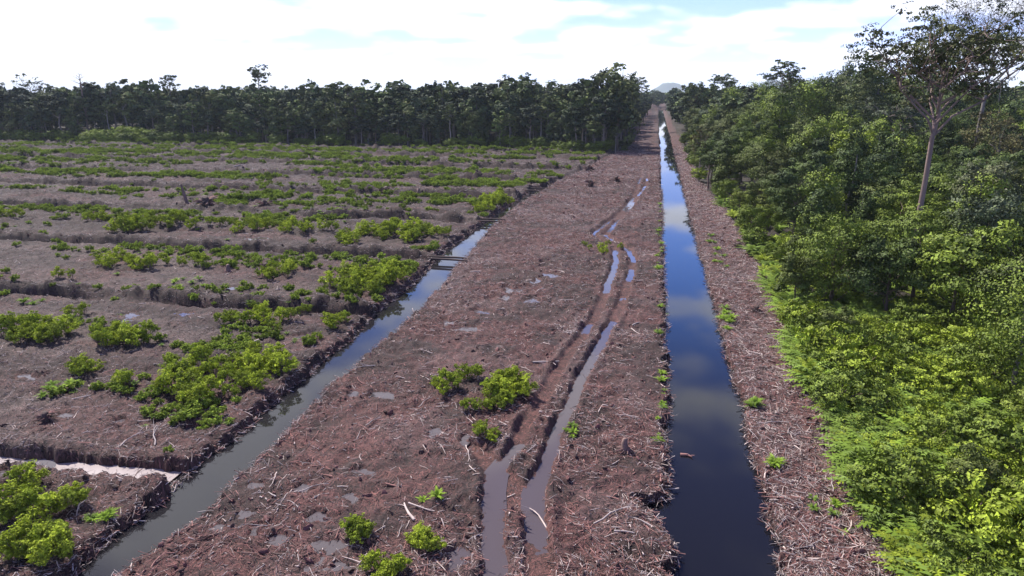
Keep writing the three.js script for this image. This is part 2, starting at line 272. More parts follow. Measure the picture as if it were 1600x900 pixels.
// ------------------------------------------------------------------ far hills
for (const [az, dist, w, h, s] of [[0.9, 11500, 510, 190, 1], [8.3, 12000, 560, 215, 2], [-11.5, 12500, 880, 130, 3], [20.5, 12500, 1000, 165, 4]]) {
  const a = az * Math.PI / 180, g = new THREE.PlaneGeometry(2, 2, 60, 24).rotateX(-Math.PI / 2), p = g.attributes.position;
  for (let i = 0; i < p.count; i++) { const x = p.getX(i), z = p.getZ(i), r = Math.hypot(x, z); p.setXYZ(i, x * w, h * (Math.exp(-3.2 * r * r) - 0.04) * (0.75 + 0.5 * fbm(x * 3 + s * 7, z * 3, 3, 81)) + 20 * Math.exp(-2 * r * r) - 3, z * w * 0.8); }
  g.computeVertexNormals(); const m = structure('hill', g, M.hill, 'hazy blue hill on the horizon ' + ['', 'straight beyond the canal', 'behind the tallest right-bank trees', 'behind the middle of the left forest', 'behind the bare tree'][s], 'hill'); m.position.set(Math.sin(a) * dist, 0, -Math.cos(a) * dist);
}
console.log('land done');

// ------------------------------------------------------------------ plants: shapes
const PAL = { deep: [0.042, 0.064, 0.018], mid: [0.082, 0.116, 0.021], olive: [0.098, 0.108, 0.030], fresh: [0.170, 0.222, 0.024], lime: [0.240, 0.300, 0.026], grey: [0.095, 0.110, 0.070], rust: [0.110, 0.075, 0.035], dark: [0.020, 0.036, 0.014] };
function leaf(b, R, cx, cy, cz, dx, dy, dz, s, ratio, col) {        // one folded leaf: base, two sides, tip
  let ux = R() - 0.5, uy = R() - 0.5, uz = R() - 0.5, px = uy * dz - uz * dy, py = uz * dx - ux * dz, pz = ux * dy - uy * dx, l = Math.hypot(px, py, pz) || 1; px /= l; py /= l; pz /= l;
  const qx = dy * pz - dz * py, qy = dz * px - dx * pz, qz = dx * py - dy * px, w = s * ratio;
  const a = b.v(cx - qx * s * 0.5, cy - qy * s * 0.5, cz - qz * s * 0.5, col), e = b.v(cx + qx * s * 0.5 - dx * s * 0.15, cy + qy * s * 0.5 - dy * s * 0.15 - s * 0.08, cz + qz * s * 0.5 - dz * s * 0.15, col);
  const f = b.v(cx + px * w * 0.5, cy + py * w * 0.5, cz + pz * w * 0.5, col), g = b.v(cx - px * w * 0.5 + dx * s * 0.1, cy - py * w * 0.5 + dy * s * 0.1, cz - pz * w * 0.5 + dz * s * 0.1, col);
  b.tri(a, f, e); b.tri(a, e, g);
}
function crown(R, lobes, n, size, pal, { up = 0.3, jitter = 0.34, core = 0.14, pal2 = pal, ratio = 0.62, low = -0.55, vary = 0.85 } = {}) {
  const b = new Build(); let total = 0; const w = lobes.map((l) => (total += l.r * l.r * (l.w ?? 1)));
  for (const l of lobes) {
    l.t = 0.8 + 0.4 * R(); l.m = R(); l.subs = [];
    const ns = clamp(Math.round(n / lobes.length / 34), 5, 18);
    for (let k = 0; k < ns; k++) {
      let x, y, z, q; do { x = R() * 2 - 1; y = R() * 2 - 1; z = R() * 2 - 1; q = Math.hypot(x, y, z); } while (q > 1 || q < 0.05 || y / q < low - 0.2 * R());
      l.subs.push([x / q, y / q, z / q, 0.66 + 0.46 * R(), 0.24 + 0.26 * R(), 0.8 + 0.4 * R()]);
    }
  }
  for (let k = 0; k < n; k++) {
    const t = R() * total; let j = 0; while (w[j] < t) j++; const L = lobes[j], S = L.subs[(R() * L.subs.length) | 0], inner = R() < core;
    let x, y, z, q; do { x = R() * 2 - 1; y = R() * 2 - 1; z = R() * 2 - 1; q = Math.hypot(x, y, z); } while (q > 1 || q < 0.05);
    const c = inner ? 0.3 + 0.3 * R() : S[3], rs = L.r * S[4] * (inner ? 1.3 : 1), f = L.f ?? 0.85;
    const px = L.x + S[0] * L.r * c + x * rs, py = L.y + (S[1] * L.r * c + y * rs * 0.62) * f, pz = L.z + S[2] * L.r * c + z * rs;
    const dx = S[0] * 1.0 + x / q * 0.4 + (R() - 0.5) * jitter * 2, dy = S[1] * 1.0 + y / q * 0.4 + up * 0.6 + (R() - 0.5) * jitter * 2, dz = S[2] * 1.0 + z / q * 0.4 + (R() - 0.5) * jitter * 2, l = Math.hypot(dx, dy, dz) || 1;
    const v = L.t * S[5] * (1 - vary / 2 + vary * R()), mix = clamp(L.m * 0.6 + R() * 0.5 - 0.1, 0, 1), s = size * (0.6 + 0.8 * R()) * (inner ? 1.5 : 1);
    leaf(b, R, px, py, pz, dx / l, dy / l, dz / l, s, ratio, [lerp(pal[0], pal2[0], mix) * v, lerp(pal[1], pal2[1], mix) * v, lerp(pal[2], pal2[2], mix) * v]);
  }
  return b.geo();
}
const BARK = { pale: [0.20, 0.16, 0.145], brown: [0.11, 0.075, 0.06], grey: [0.15, 0.13, 0.12], red: [0.20, 0.125, 0.105] };
const barkCol = (R, c) => { const v = 0.7 + 0.6 * R(); return [c[0] * v, c[1] * v, c[2] * v]; };
function limb(b, R, a, z, r0, r1, sides, c, wob = 0.06) { const n = 4, pts = [], rad = [], L = a.distanceTo(z); for (let k = 0; k <= n; k++) { const t = k / n, p = a.clone().lerp(z, t), s = Math.sin(t * Math.PI) * L * wob; p.x += (R() - 0.5) * s * 2; p.z += (R() - 0.5) * s * 2; p.y += (R() - 0.5) * s * 0.6; pts.push(p); rad.push(lerp(r0, r1, t)); } b.tube(pts, rad, sides, () => barkCol(R, c), false); return pts; }
function treeOf(trunk, crownGeo, leafMat) { const g = new THREE.Group(), t = new THREE.Mesh(trunk, M.bark), c = new THREE.Mesh(crownGeo, leafMat); t.name = 'trunk'; c.name = 'crown'; g.add(t, c); return g; }
// a rounded tree of billowing lobes; H height, W width
function broadTree(seed, H, W, n, size, pal, pal2, { base = 0.3, lobes = 14, bark = BARK.brown, mat = M.treeLeaf, flat = 0.85, ...o } = {}) {
  const R = rngOf(seed), L = [], b = new Build(), mid = H * (base + 1) / 2, hh = H * (1 - base) / 2;
  const bend = V3((R() - 0.5) * W * 0.12, 0, (R() - 0.5) * W * 0.12), topP = V3(bend.x, H * lerp(base, 1, 0.45), bend.z);
  limb(b, R, V3(0, -0.4, 0), topP, H * 0.017 + 0.05, H * 0.008, 7, bark, 0.03);
  for (let k = 0; k < lobes; k++) {
    const u = k / lobes, yy = lerp(-0.8, 0.85, (k + R()) / lobes), rad = Math.sqrt(Math.max(0.05, 1 - yy * yy)) * (0.45 + 0.4 * R()), a = k * 2.4 + R() * 1.1, r = W * (0.13 + 0.13 * R() + 0.7 / lobes) * (1 - 0.25 * Math.abs(yy));
    const p = { x: Math.cos(a) * rad * W / 2 + bend.x, y: mid + yy * (hh - r * 0.7), z: Math.sin(a) * rad * W / 2 + bend.z, r, f: flat }; L.push(p);
    limb(b, R, V3(bend.x * p.y / H, Math.min(topP.y, Math.max(H * base * 0.9, p.y - W * 0.25)), bend.z * p.y / H), V3(p.x, p.y, p.z), H * 0.005 + 0.02, 0.02, 4, bark, 0.08);
  }
  return treeOf(b.geo(), crown(R, L, n, size, pal, { pal2, ...o }), mat);
}
// a trunk smothered in climbers: a leafy column
function vineTree(seed, H, W, n, size, pal, pal2, o = {}) {
  const R = rngOf(seed), L = [], b = new Build(); limb(b, R, V3(0, -0.4, 0), V3((R() - 0.5) * W * 0.3, H * 0.94, (R() - 0.5) * W * 0.3), H * 0.014 + 0.06, 0.06, 7, BARK.grey, 0.03);
  const k = 13; for (let i = 0; i < k; i++) { const t = i / (k - 1), r = W * (0.30 + 0.16 * R()) * (0.75 + 0.45 * Math.sin(t * 2.6)), a = R() * 6.28; L.push({ x: Math.cos(a) * W * 0.18, z: Math.sin(a) * W * 0.18, y: lerp(r * 0.7, H - r * 0.8, t), r, f: 1.1 }); }
  return treeOf(b.geo(), crown(R, L, n, size, pal, { pal2, low: -0.95, up: 0.15, ...o }), o.mat ?? M.treeLeaf);
}
// a tall forest tree: bare trunk, spreading limbs, open crown made of separate sprays
function tallTree(seed, H, W, n, size, pal, pal2, { base = 0.55, lean = [0, 0], bark = BARK.pale, main = 7, sprays = 5, sprayR = 0.09, bare = false, fine = true, mat = M.treeLeaf, rise = 0.75, ...o } = {}) {
  const R = rngOf(seed), b = new Build(), L = [], fork = V3(lean[0] * base, H * base, lean[1] * base), top = V3(lean[0], H * 0.86, lean[1]), r0 = H * 0.0105 + 0.05;
  limb(b, R, V3(0, -0.5, 0), fork, r0, r0 * 0.68, 9, bark, 0.012); limb(b, R, fork, top, r0 * 0.68, 0.06, 6, bark, 0.05);
  for (let k = 0; k < main; k++) {
    const t = k / main, s = fork.clone().lerp(top, t * 0.8), a = k * 2.399 + R() * 0.8, reach = W * 0.5 * (0.65 + 0.4 * R()) * (1 - 0.45 * t), e = V3(s.x + Math.cos(a) * reach, s.y + reach * rise * (0.6 + 0.7 * R()), s.z + Math.sin(a) * reach);
    e.y = Math.min(e.y, H * 0.97); const pts = limb(b, R, s, e, r0 * 0.42 * (1 - 0.4 * t), 0.05, 5, bark, 0.08);
    for (let j = 0; j < sprays; j++) {
      const q = pts[Math.min(4, 2 + (j % 3))], d = V3(R() - 0.5, R() * 0.9 - 0.15, R() - 0.5).multiplyScalar(W * 0.30), f = q.clone().add(d); f.y = Math.min(f.y, H);
      const tw = limb(b, R, q, f, 0.055 + H * 0.0008, 0.02, 4, bark, 0.12); L.push({ x: f.x, y: f.y, z: f.z, r: W * sprayR * (0.7 + 0.7 * R()), f: 0.6 });
      if (bare && fine) for (let m = 0; m < 5; m++) { const g = tw[1 + (m % 4)].clone().add(V3(R() - 0.5, R() - 0.2, R() - 0.5).multiplyScalar(W * 0.17)), h = limb(b, R, tw[1 + (m % 4)], g, 0.035, 0.012, 3, bark, 0.15); for (let u = 0; u < 3; u++) limb(b, R, h[2 + (u % 3)], h[2 + (u % 3)].clone().add(V3(R() - 0.5, R() - 0.25, R() - 0.5).multiplyScalar(W * 0.11)), 0.022, 0.010, 3, bark, 0.1); }
    }
  }
  if (bare) { const g = new THREE.Group(), t = new THREE.Mesh(b.geo(), M.bark); t.name = 'trunk'; g.add(t); if (n) { const c = new THREE.Mesh(crown(R, L, n, size, pal, { pal2, core: 0, ...o }), mat); c.name = 'crown'; g.add(c); } return g; }
  return treeOf(b.geo(), crown(R, L, n, size, pal, { pal2, core: 0.1, ...o }), mat);
}
// a bush: several leafy stems fanning out of one foot, each ending in a tuft
function bush(seed, H, W, n, size, pal, pal2, o = {}) {
  const R = rngOf(seed), L = [], b = new Build(), k = 7;
  for (let i = 0; i < k; i++) { const a = i * 2.4 + R(), rad = (i ? 0.2 + 0.14 * R() : 0) * W, r = W * (0.17 + 0.09 * R()), y = H - r * 0.9 - (i ? R() * H * 0.45 : 0); L.push({ x: Math.cos(a) * rad, z: Math.sin(a) * rad, y: Math.max(r * 0.8, y), r, f: 1.0 }); limb(b, R, V3(0, -0.15, 0), V3(Math.cos(a) * rad, Math.max(r * 0.8, y), Math.sin(a) * rad), 0.03, 0.012, 4, BARK.brown, 0.1); }
  const g = new THREE.Group(), s = new THREE.Mesh(b.geo(), M.bark), c = new THREE.Mesh(crown(R, L, n, size, pal, { pal2, low: -0.9, up: 0.6, jitter: 0.9, ratio: 0.45, core: 0.22, ...o }), M.leaf); s.name = 'stems'; c.name = 'foliage'; g.add(s, c); return g;
}
// one fern: arching fronds with leaflets on both sides
function fernGeo(seed, H, fronds, pal, leaflets = 9, spread = 0.75) {
  const R = rngOf(seed), b = new Build();
  for (let f = 0; f < fronds; f++) {
    const a = R() * 6.283, l = H * (0.7 + 0.6 * R()), out = spread * (0.5 + 0.8 * R()), v = 0.7 + 0.6 * R(), col = [pal[0] * v, pal[1] * v, pal[2] * v], ca = Math.cos(a), sa = Math.sin(a); let px = 0, py = 0;
    for (let k = 0; k < leaflets; k++) {
      const t = (k + 1) / leaflets, nx = out * l * t * (0.5 + 0.5 * t), ny = l * (t * 1.15 - 0.62 * t * t * (0.7 + out * 0.6)), w = l * 0.17 * Math.sin(Math.PI * (0.12 + 0.88 * t)) + 0.01;
      const A = b.v(px * ca, py, px * sa, col), B = b.v(nx * ca, ny, nx * sa, col);
      for (const s of [-1, 1]) { const C = b.v((nx + w * 0.25) * ca - s * w * sa, ny - w * 0.25, (nx + w * 0.25) * sa + s * w * ca, col); s > 0 ? b.tri(A, C, B) : b.tri(A, B, C); }
      px = nx; py = ny;
    }
  }
  return b.geo();
}
const one = (geo, mat, name) => { const m = new THREE.Mesh(geo, mat); m.name = name; return m; };

// ------------------------------------------------------------------ right-bank forest
const RB = rngOf(101);
const P = {
  broad: [
    broadTree(11, 12, 9, 7500, 0.33, PAL.mid, PAL.fresh, { base: 0.12, lobes: 11 }), broadTree(12, 12, 8, 7500, 0.33, PAL.mid, PAL.olive, { base: 0.15, lobes: 10 }), broadTree(13, 12, 10, 8100, 0.35, PAL.deep, PAL.mid, { base: 0.15, lobes: 11 }),
    broadTree(14, 12, 8.5, 7200, 0.31, PAL.olive, PAL.fresh, { base: 0.1, lobes: 10 }), broadTree(15, 12, 7, 6600, 0.33, PAL.deep, PAL.olive, { base: 0.1, lobes: 9 }), broadTree(16, 12, 9, 6600, 0.28, PAL.grey, PAL.mid, { base: 0.3, lobes: 9, bark: BARK.pale })],
  big: [broadTree(17, 18, 12, 11800, 0.33, PAL.mid, PAL.fresh, { base: 0.15, lobes: 11 }), broadTree(18, 18, 11, 11800, 0.33, PAL.deep, PAL.mid, { base: 0.2, lobes: 9 }), broadTree(19, 18, 13, 11800, 0.35, PAL.olive, PAL.mid, { base: 0.25, lobes: 10, bark: BARK.pale }), broadTree(20, 18, 10, 11000, 0.33, PAL.dark, PAL.mid, { base: 0.12, lobes: 8 })],
  vine: [vineTree(21, 14, 5.5, 8100, 0.31, PAL.deep, PAL.mid), vineTree(22, 14, 6.5, 8100, 0.33, PAL.mid, PAL.fresh), vineTree(23, 14, 5, 7200, 0.31, PAL.dark, PAL.mid)],
  shrub: [broadTree(31, 4, 4.6, 4000, 0.21, PAL.fresh, PAL.lime, { base: 0.02, lobes: 13 }), broadTree(32, 4, 5, 4000, 0.21, PAL.mid, PAL.fresh, { base: 0.02, lobes: 14 }), broadTree(33, 4, 4.2, 3700, 0.19, PAL.fresh, PAL.mid, { base: 0.02, lobes: 12 }), broadTree(34, 4, 4.8, 4000, 0.20, PAL.lime, PAL.fresh, { base: 0.02, lobes: 14 })],
};
const KIND = { big: [['bright', 0], ['dark', 1], ['olive', 2], ['shadowy', 3]], broad: [['bright', 0], ['olive', 1], ['dark', 2], ['yellow green', 3], ['dull', 4], ['grey leaved', 5]], vine: [['dark', 0], ['bright', 1], ['shadowy', 2]], shrub: [['fresh green', 0], ['mid green', 1], ['mixed green', 2], ['lime green', 3]] };
// the trees that one can name, seen over the canal's right bank
const heroes = [
  [tallTree(41, 35.5, 20, 17500, 0.30, [0.105, 0.105, 0.040], PAL.deep, { base: 0.57, lean: [0.4, 0.5], main: 16, sprays: 9, sprayR: 0.095, bark: [0.21, 0.145, 0.13], rise: 0.85 }), 'tall_tree', 'tallest tree on the right bank with bare pale trunk and open crown', 34.8, -100, 0.4, 1],
  [tallTree(42, 44, 34, 500, 0.4, PAL.rust, PAL.olive, { base: 0.58, bare: true, main: 14, sprays: 8, bark: BARK.grey, rise: 0.95 }), 'bare_tree', 'leafless grey tree with fine twigs at the upper right', 70, -172.9, 1, 1],
  [broadTree(43, 23, 15, 8100, 0.33, PAL.rust, PAL.olive, { base: 0.3, lobes: 18, bark: BARK.grey }), 'rust_tree', 'rust brown leaved tree below the leafless grey tree', 72, -168, 0, 1],
  [vineTree(44, 27, 8.5, 10800, 0.45, PAL.deep, PAL.fresh), 'vine_covered_tree', 'thick leafy column of climbers over a trunk beyond the right bank', 34, -211, 0, 1],
  [tallTree(45, 41, 17, 5600, 0.57, PAL.deep, PAL.olive, { base: 0.62, main: 9, sprays: 6, sprayR: 0.10 }), 'feathery_tree', 'tall feathery tree rising behind the leafy column', 52, -326, 0, 1],
  [vineTree(46, 34, 9, 5600, 0.66, PAL.dark, PAL.deep), 'narrow_tree', 'dark narrow club shaped tree standing clear on the right skyline', 96, -450, 0, 1],
  [tallTree(47, 38, 18, 4800, 0.70, PAL.deep, PAL.mid, { base: 0.6, main: 8, sprays: 6, sprayR: 0.11 }), 'tall_tree', 'twin topped loose tree on the skyline right of the canal end', 37, -438, 0, 1],
  [broadTree(48, 34, 14, 4800, 0.70, PAL.dark, PAL.mid, { base: 0.35 }), 'round_tree', 'dark round tree on the skyline just right of the canal end', 21, -434, 0, 1],
  [vineTree(49, 30, 9, 8100, 0.49, PAL.deep, PAL.olive), 'shaggy_tree', 'shaggy dark tree left of the tallest right-bank tree', 67, -251, 0, 1],
  [broadTree(50, 20, 13, 9400, 0.39, PAL.fresh, PAL.lime, { base: 0.2, lobes: 18 }), 'bright_tree', 'bright green domed tree among darker right-bank trees', 43.9, -167, 0, 1],
  [tallTree(51, 27, 15, 8700, 0.34, PAL.grey, PAL.deep, { base: 0.5, main: 9, sprays: 7, sprayR: 0.12, bark: BARK.pale }), 'slender_tree', 'grey green tree with slim bare trunk left of the tallest tree', 57, -187, 0, 1],
  [vineTree(52, 13.5, 8, 10100, 0.23, PAL.mid, PAL.fresh), 'vine_covered_tree', 'wide climber covered tree at the right edge above the ferns', 31, -60.5, 0, 1],
  [broadTree(53, 16, 11, 10100, 0.28, PAL.grey, PAL.mid, { base: 0.25, lobes: 17, bark: BARK.pale }), 'grey_leaved_tree', 'grey leaved tree with pale trunk beside the tallest tree', 39.5, -90, 0, 1],
  [broadTree(54, 13.5, 10, 10100, 0.25, PAL.mid, PAL.fresh, { base: 0.03, lobes: 20 }), 'leafy_tree', 'large leafy mound tree at the front of the right bank', 22.5, -88, 0, 1],
  [broadTree(55, 12, 7, 3500, 0.28, [0.17, 0.19, 0.15], PAL.grey, { base: 0.5, lobes: 9, bark: BARK.pale }), 'silver_tree', 'small silvery tree with pale stem before the leafy column', 34, -232, 0, 1],
  [broadTree(56, 12, 5.5, 2900, 0.28, PAL.grey, PAL.mid, { base: 0.5, lobes: 8, bark: BARK.pale }), 'slim_tree', 'slim pale stemmed tree right of the small silvery tree', 42.2, -236, 0, 1],
  [tallTree(57, 17, 7, 3500, 0.33, PAL.olive, PAL.rust, { base: 0.35, main: 7, sprays: 6, sprayR: 0.14 }), 'thin_tree', 'thin brownish tree at the right bank edge far along the canal', 13.8, -222, 0, 1],
  [broadTree(58, 18, 9, 7500, 0.30, PAL.grey, PAL.olive, { base: 0.45, lobes: 14, bark: BARK.pale }), 'pale_trunk_tree', 'tree with two pale stems between tallest tree and frame edge', 47, -110, 0, 1],
];
for (const [proto, name, label, x, z, turn, s] of heroes) place(proto, name, label, 'tree', null, x, ground(x, z) - 0.1, z, turn, s);
// stump post on the right bank
const rightSpots = heroes.map((h) => [h[3], h[4], h[1] === 'bare_tree' ? 3 : 4]);
const rightTrees = [];
for (let k = 0; k < 4000 && rightTrees.length < 100; k++) {   // mounds of shrub on the near fern slope
  const z = -30 - 50 * RB(), v = vegEdgeRight(z), x = v + 0.9 + 17 * RB(), h = 2.1 + 3.7 * RB() ** 1.2; if (x > 0.5 * -z + 14) continue;
  const r = 0.4 + h * 0.2; if (rightSpots.some(([a, b, q]) => Math.hypot(a - x, b - z) < r + Math.min(q, 2.0) * 0.7)) continue;
  rightSpots.push([x, z, r]); rightTrees.push([x, z, h, x - v]);
}
for (let k = 0; k < 14000 && rightTrees.length < 350; k++) {
  const z = -62 - 372 * RB() ** 1.3, v = vegEdgeRight(z), reach = Math.min(95, 12 + 0.42 * -z), x = v + 1.2 + reach * RB() ** 1.3, dEdge = x - v;
  const nearField = sstep(-95, -60, z);
  let h = clamp(5.0 + dEdge * 0.45 + 10 * (fbm(x * 0.09, z * 0.09, 2, 111) - 0.35) + 9 * (RB() - 0.45), 3.2, 24) * lerp(1, 1.2, sstep(-150, -320, z)) * (z < -235 && dEdge > 8 && RB() < 0.05 ? 1.3 : 1);
  if (z > -240) h = Math.min(h, lerp(13, 20, sstep(-110, -220, z)) + 2 * RB());
  if (dEdge < 3) h = Math.min(h, 3.5 + 4.5 * RB());
  if (nearField > 0.3 && dEdge < 17) h = Math.min(h, 2.4 + 3.0 * RB());
  const r = 0.9 + h * 0.17; if (rightSpots.some(([a, b, q]) => Math.hypot(a - x, b - z) < (r + Math.min(q, 3.4)) * 0.94)) continue;
  rightSpots.push([x, z, r]); rightTrees.push([x, z, h, dEdge]);
}
for (const [x, z, h, dEdge] of rightTrees) {
  const zone = z > -62 ? 'among the ferns nearest the camera' : z > -100 ? 'behind the near fern slope' : z > -160 ? 'around the tallest tree' : z > -250 ? 'before the leafy column' : 'far along the canal', side = dEdge < 5 ? 'at the cleared bank' : dEdge < 16 ? 'just inside the forest' : 'deep inside the forest';
  const y = ground(x, z) - 0.1, t = RB() * 6.28, sv = 0.9 + 0.25 * RB();
  if (h < 5.2) { const k = z > -75 ? (RB() * 4) | 0 : [1, 2, 0, 1][(RB() * 4) | 0]; place(P.shrub[k], 'forest_shrub', `${KIND.shrub[k][0]} shrub ${side} ${zone}`, 'shrub', `right-bank ${KIND.shrub[k][0]} shrubs ${side} ${zone}`, x, y, z, t, h / 4 * sv, h / 4, h / 4 * sv); }
  else if (h > 9 && RB() < 0.36) { const k = (RB() * 3) | 0; place(P.vine[k], 'climber_covered_tree', `${KIND.vine[k][0]} climber covered tree ${side} ${zone}`, 'tree', `right-bank ${KIND.vine[k][0]} climber trees ${side} ${zone}`, x, y, z, t, h * 1.1 / 14 * sv, h * 1.1 / 14, h * 1.1 / 14 * sv); }
  else if (h > 13) { const k = (RB() * 4) | 0; place(P.big[k], 'large_broadleaf_tree', `large ${KIND.big[k][0]} broadleaf tree ${side} ${zone}`, 'tree', `right-bank large ${KIND.big[k][0]} trees ${side} ${zone}`, x, y, z, t, h / 18 * sv, h / 18, h / 18 * sv); }
  else { const k = dEdge > 9 ? [0, 1, 2, 3, 4, 5, 2, 4][(RB() * 8) | 0] : [0, 1, 3, 0, 5, 1][(RB() * 6) | 0]; place(P.broad[k], 'broadleaf_tree', `${KIND.broad[k][0]} broadleaf tree ${side} ${zone}`, 'tree', `right-bank ${KIND.broad[k][0]} trees ${side} ${zone}`, x, y, z, t, h / 12 * sv, h / 12, h / 12 * sv); }
}
console.log('right trees', rightTrees.length);
{ // ferns and creepers that nobody could count, over the right-bank floor
  const R = rngOf(303), m = new THREE.Matrix4(), q = new THREE.Quaternion(), e = new THREE.Euler();
  const kinds = [fernGeo(61, 1.9, 24, PAL.lime, 11), fernGeo(62, 1.5, 24, PAL.fresh, 10), fernGeo(63, 2.2, 20, [0.15, 0.225, 0.030], 12)], lists = [[], [], []];
  for (let k = 0; k < 30000; k++) {
    const z = -26 - 150 * R() ** 1.7, v = vegEdgeRight(z), x = v + 0.2 + (10 + 0.30 * -z) * R(); if (x > 0.5 * -z + 16) continue;
    const open = sstep(-100, -58, z); if (R() > (0.16 + 0.84 * open) * (0.25 + 0.75 * sstep(0.42, 0.58, fbm(x * 0.13, z * 0.13, 3, 122)))) continue;
    const hump = 0, s = 0.55 + 0.75 * R() + 0.25 * open; e.set((R() - 0.5) * 0.5, R() * 6.28, (R() - 0.5) * 0.5);
    const j = (R() * 3) | 0, t = 0.75 + 0.5 * R(); lists[j].push([m.compose(V3(x, ground(x, z) + hump - 0.1, z), q.setFromEuler(e), V3(s, s, s)).clone(), [t, t, t * (0.8 + 0.4 * R())]]);
  }
  ['lime fern thicket covering the slope of the right bank', 'darker green fern undergrowth between the right-bank shrubs', 'tall yellow green ferns arching over the right bank'].forEach((l, j) => stuff(['fern_thicket', 'fern_undergrowth', 'tall_fern_growth'][j], l, 'ferns', kinds[j], M.leaf, lists[j]));
}
console.log('ferns done');

// ------------------------------------------------------------------ left forest
const LB = rngOf(202);
const LP = [], slim = { mat: M.farLeaf, core: 0.2, jitter: 0.4 };
for (let k = 0; k < 7; k++) LP.push(['rounded', broadTree(70 + k, 26, [12, 9, 13, 8, 11, 12, 10][k], 2100, 1.0, [PAL.dark, PAL.mid, PAL.deep, PAL.dark, PAL.olive, PAL.dark, [0.11, 0.15, 0.03]][k], [PAL.deep, PAL.olive, PAL.dark, PAL.mid, PAL.mid, PAL.dark, PAL.mid][k], { base: [0.4, 0.3, 0.45, 0.25, 0.35, 0.3, 0.25][k], lobes: [9, 12, 8, 11, 9, 8, 11][k], bark: [BARK.pale, BARK.grey, BARK.pale, BARK.brown, BARK.grey, BARK.pale, BARK.pale][k], ...slim })]);
for (let k = 0; k < 3; k++) LP.push(['shaggy', vineTree(80 + k, 26, [8, 7, 9][k], 2000, 0.95, [PAL.dark, PAL.deep, PAL.olive][k], [PAL.deep, PAL.mid, PAL.mid][k], slim)]);
for (let k = 0; k < 3; k++) LP.push(['slender', tallTree(85 + k, 26, [8, 9, 7][k], 1300, 0.85, [PAL.olive, PAL.grey, PAL.mid][k], PAL.mid, { base: 0.55, main: 8, sprays: 5, sprayR: 0.15, bark: [[0.30, 0.26, 0.235], BARK.pale, [0.26, 0.20, 0.17]][k], mat: M.farLeaf })]);
const leftHeroes = [
  [tallTree(91, 43, 12, 0, 0.5, PAL.rust, PAL.rust, { base: 0.70, bare: true, fine: false, main: 8, sprays: 3, bark: BARK.red, rise: 0.8 }), 'dead_tree', 'dead leafless tree with long bare trunk in the left forest', -320, -345],
  [tallTree(92, 45, 15, 1300, 0.9, PAL.olive, PAL.deep, { base: 0.66, main: 8, sprays: 6, sprayR: 0.10, mat: M.farLeaf }), 'tall_tree', 'tallest open crowned tree above the left forest', -228, -376],
  [tallTree(93, 40, 14, 900, 0.9, PAL.deep, PAL.olive, { base: 0.66, main: 7, sprays: 5, sprayR: 0.10, mat: M.farLeaf }), 'tall_tree', 'open crowned tree midway between dead tree and tallest tree', -287, -376],
  [tallTree(94, 37, 20, 700, 0.8, PAL.olive, PAL.deep, { base: 0.66, main: 8, sprays: 5, sprayR: 0.07, mat: M.farLeaf }), 'tall_tree', 'thin wide crowned tree on the far left skyline', -380, -370],
  [tallTree(95, 38, 17, 2200, 0.9, PAL.deep, PAL.mid, { base: 0.55, main: 9, sprays: 6, sprayR: 0.12, mat: M.farLeaf }), 'tall_tree', 'bushy topped tree above the right half of the left forest', -71, -376],
  [tallTree(96, 39, 16, 1500, 0.9, PAL.deep, PAL.olive, { base: 0.72, main: 9, sprays: 5, sprayR: 0.11, rise: 0.35, mat: M.farLeaf }), 'umbrella_tree', 'flat topped umbrella tree near the canal end of left forest', -29, -385],
  [tallTree(97, 35, 11, 900, 0.9, PAL.deep, PAL.olive, { base: 0.62, main: 7, sprays: 5, sprayR: 0.11, mat: M.farLeaf }), 'tall_tree', 'slim open tree on the skyline left of the forest middle', -186, -385],
  [tallTree(98, 35, 13, 1000, 0.9, PAL.grey, PAL.olive, { base: 0.62, main: 7, sprays: 5, sprayR: 0.10, mat: M.farLeaf }), 'tall_tree', 'pale loose tree on the skyline near the forest middle', -152, -398],
  [tallTree(99, 36, 22, 2600, 1.0, PAL.deep, PAL.olive, { base: 0.58, main: 9, sprays: 6, sprayR: 0.11, mat: M.farLeaf }), 'spreading_tree', 'broad spreading tree at the left forest corner by canal', -17, -500],
];
for (const [proto, name, label, x, z] of leftHeroes) place(proto, name, label, 'tree', null, x, -0.2, z, LB() * 6, 1);
let leftCount = 0; const leftSpots = [];
for (let k = 0; k < 6000 && leftCount < 285; k++) {
  const x = -430 + 415 * LB(), f = forestEdgeLeft(x), dep = 46 * LB() ** 1.6, z = f - 1 - dep; if (x < 1.08 * z - 12 * 0 && x < -1.14 * -z) continue;
  if (leftSpots.some(([a, b]) => Math.hypot(a - x, b - z) < 4.2)) continue; leftSpots.push([x, z]); leftCount++;
  let h = (dep < 7 ? 10 + 15 * LB() : 20 + 18 * LB() ** 1.3) * (0.85 + 0.3 * fbm(x * 0.03, 3, 2, 131)) * lerp(0.92, 1.0, sstep(-150, -60, x)); if (x > -308 && x < -268 && dep < 16) h = 5 + 3 * LB();
  const [adj, proto] = LP[(LB() * LP.length) | 0], s = h / 26, part = x < -270 ? 'beyond the far left field' : x < -160 ? 'left of the forest middle' : x < -80 ? 'right of the forest middle' : 'near the canal corner', row = dep < 9 ? 'in the front row' : dep < 24 ? 'behind the front row' : 'at the back';
  place(proto, adj === 'slender' ? 'slender_forest_tree' : adj === 'shaggy' ? 'shaggy_forest_tree' : 'rounded_forest_tree', `${adj} dark tree ${row} of left forest ${part}`, 'tree', `${adj} trees ${row} of left forest ${part}`, x, -0.2, z, LB() * 6.28, s * (0.95 + 0.5 * LB()), s, s * (0.95 + 0.5 * LB()));
}
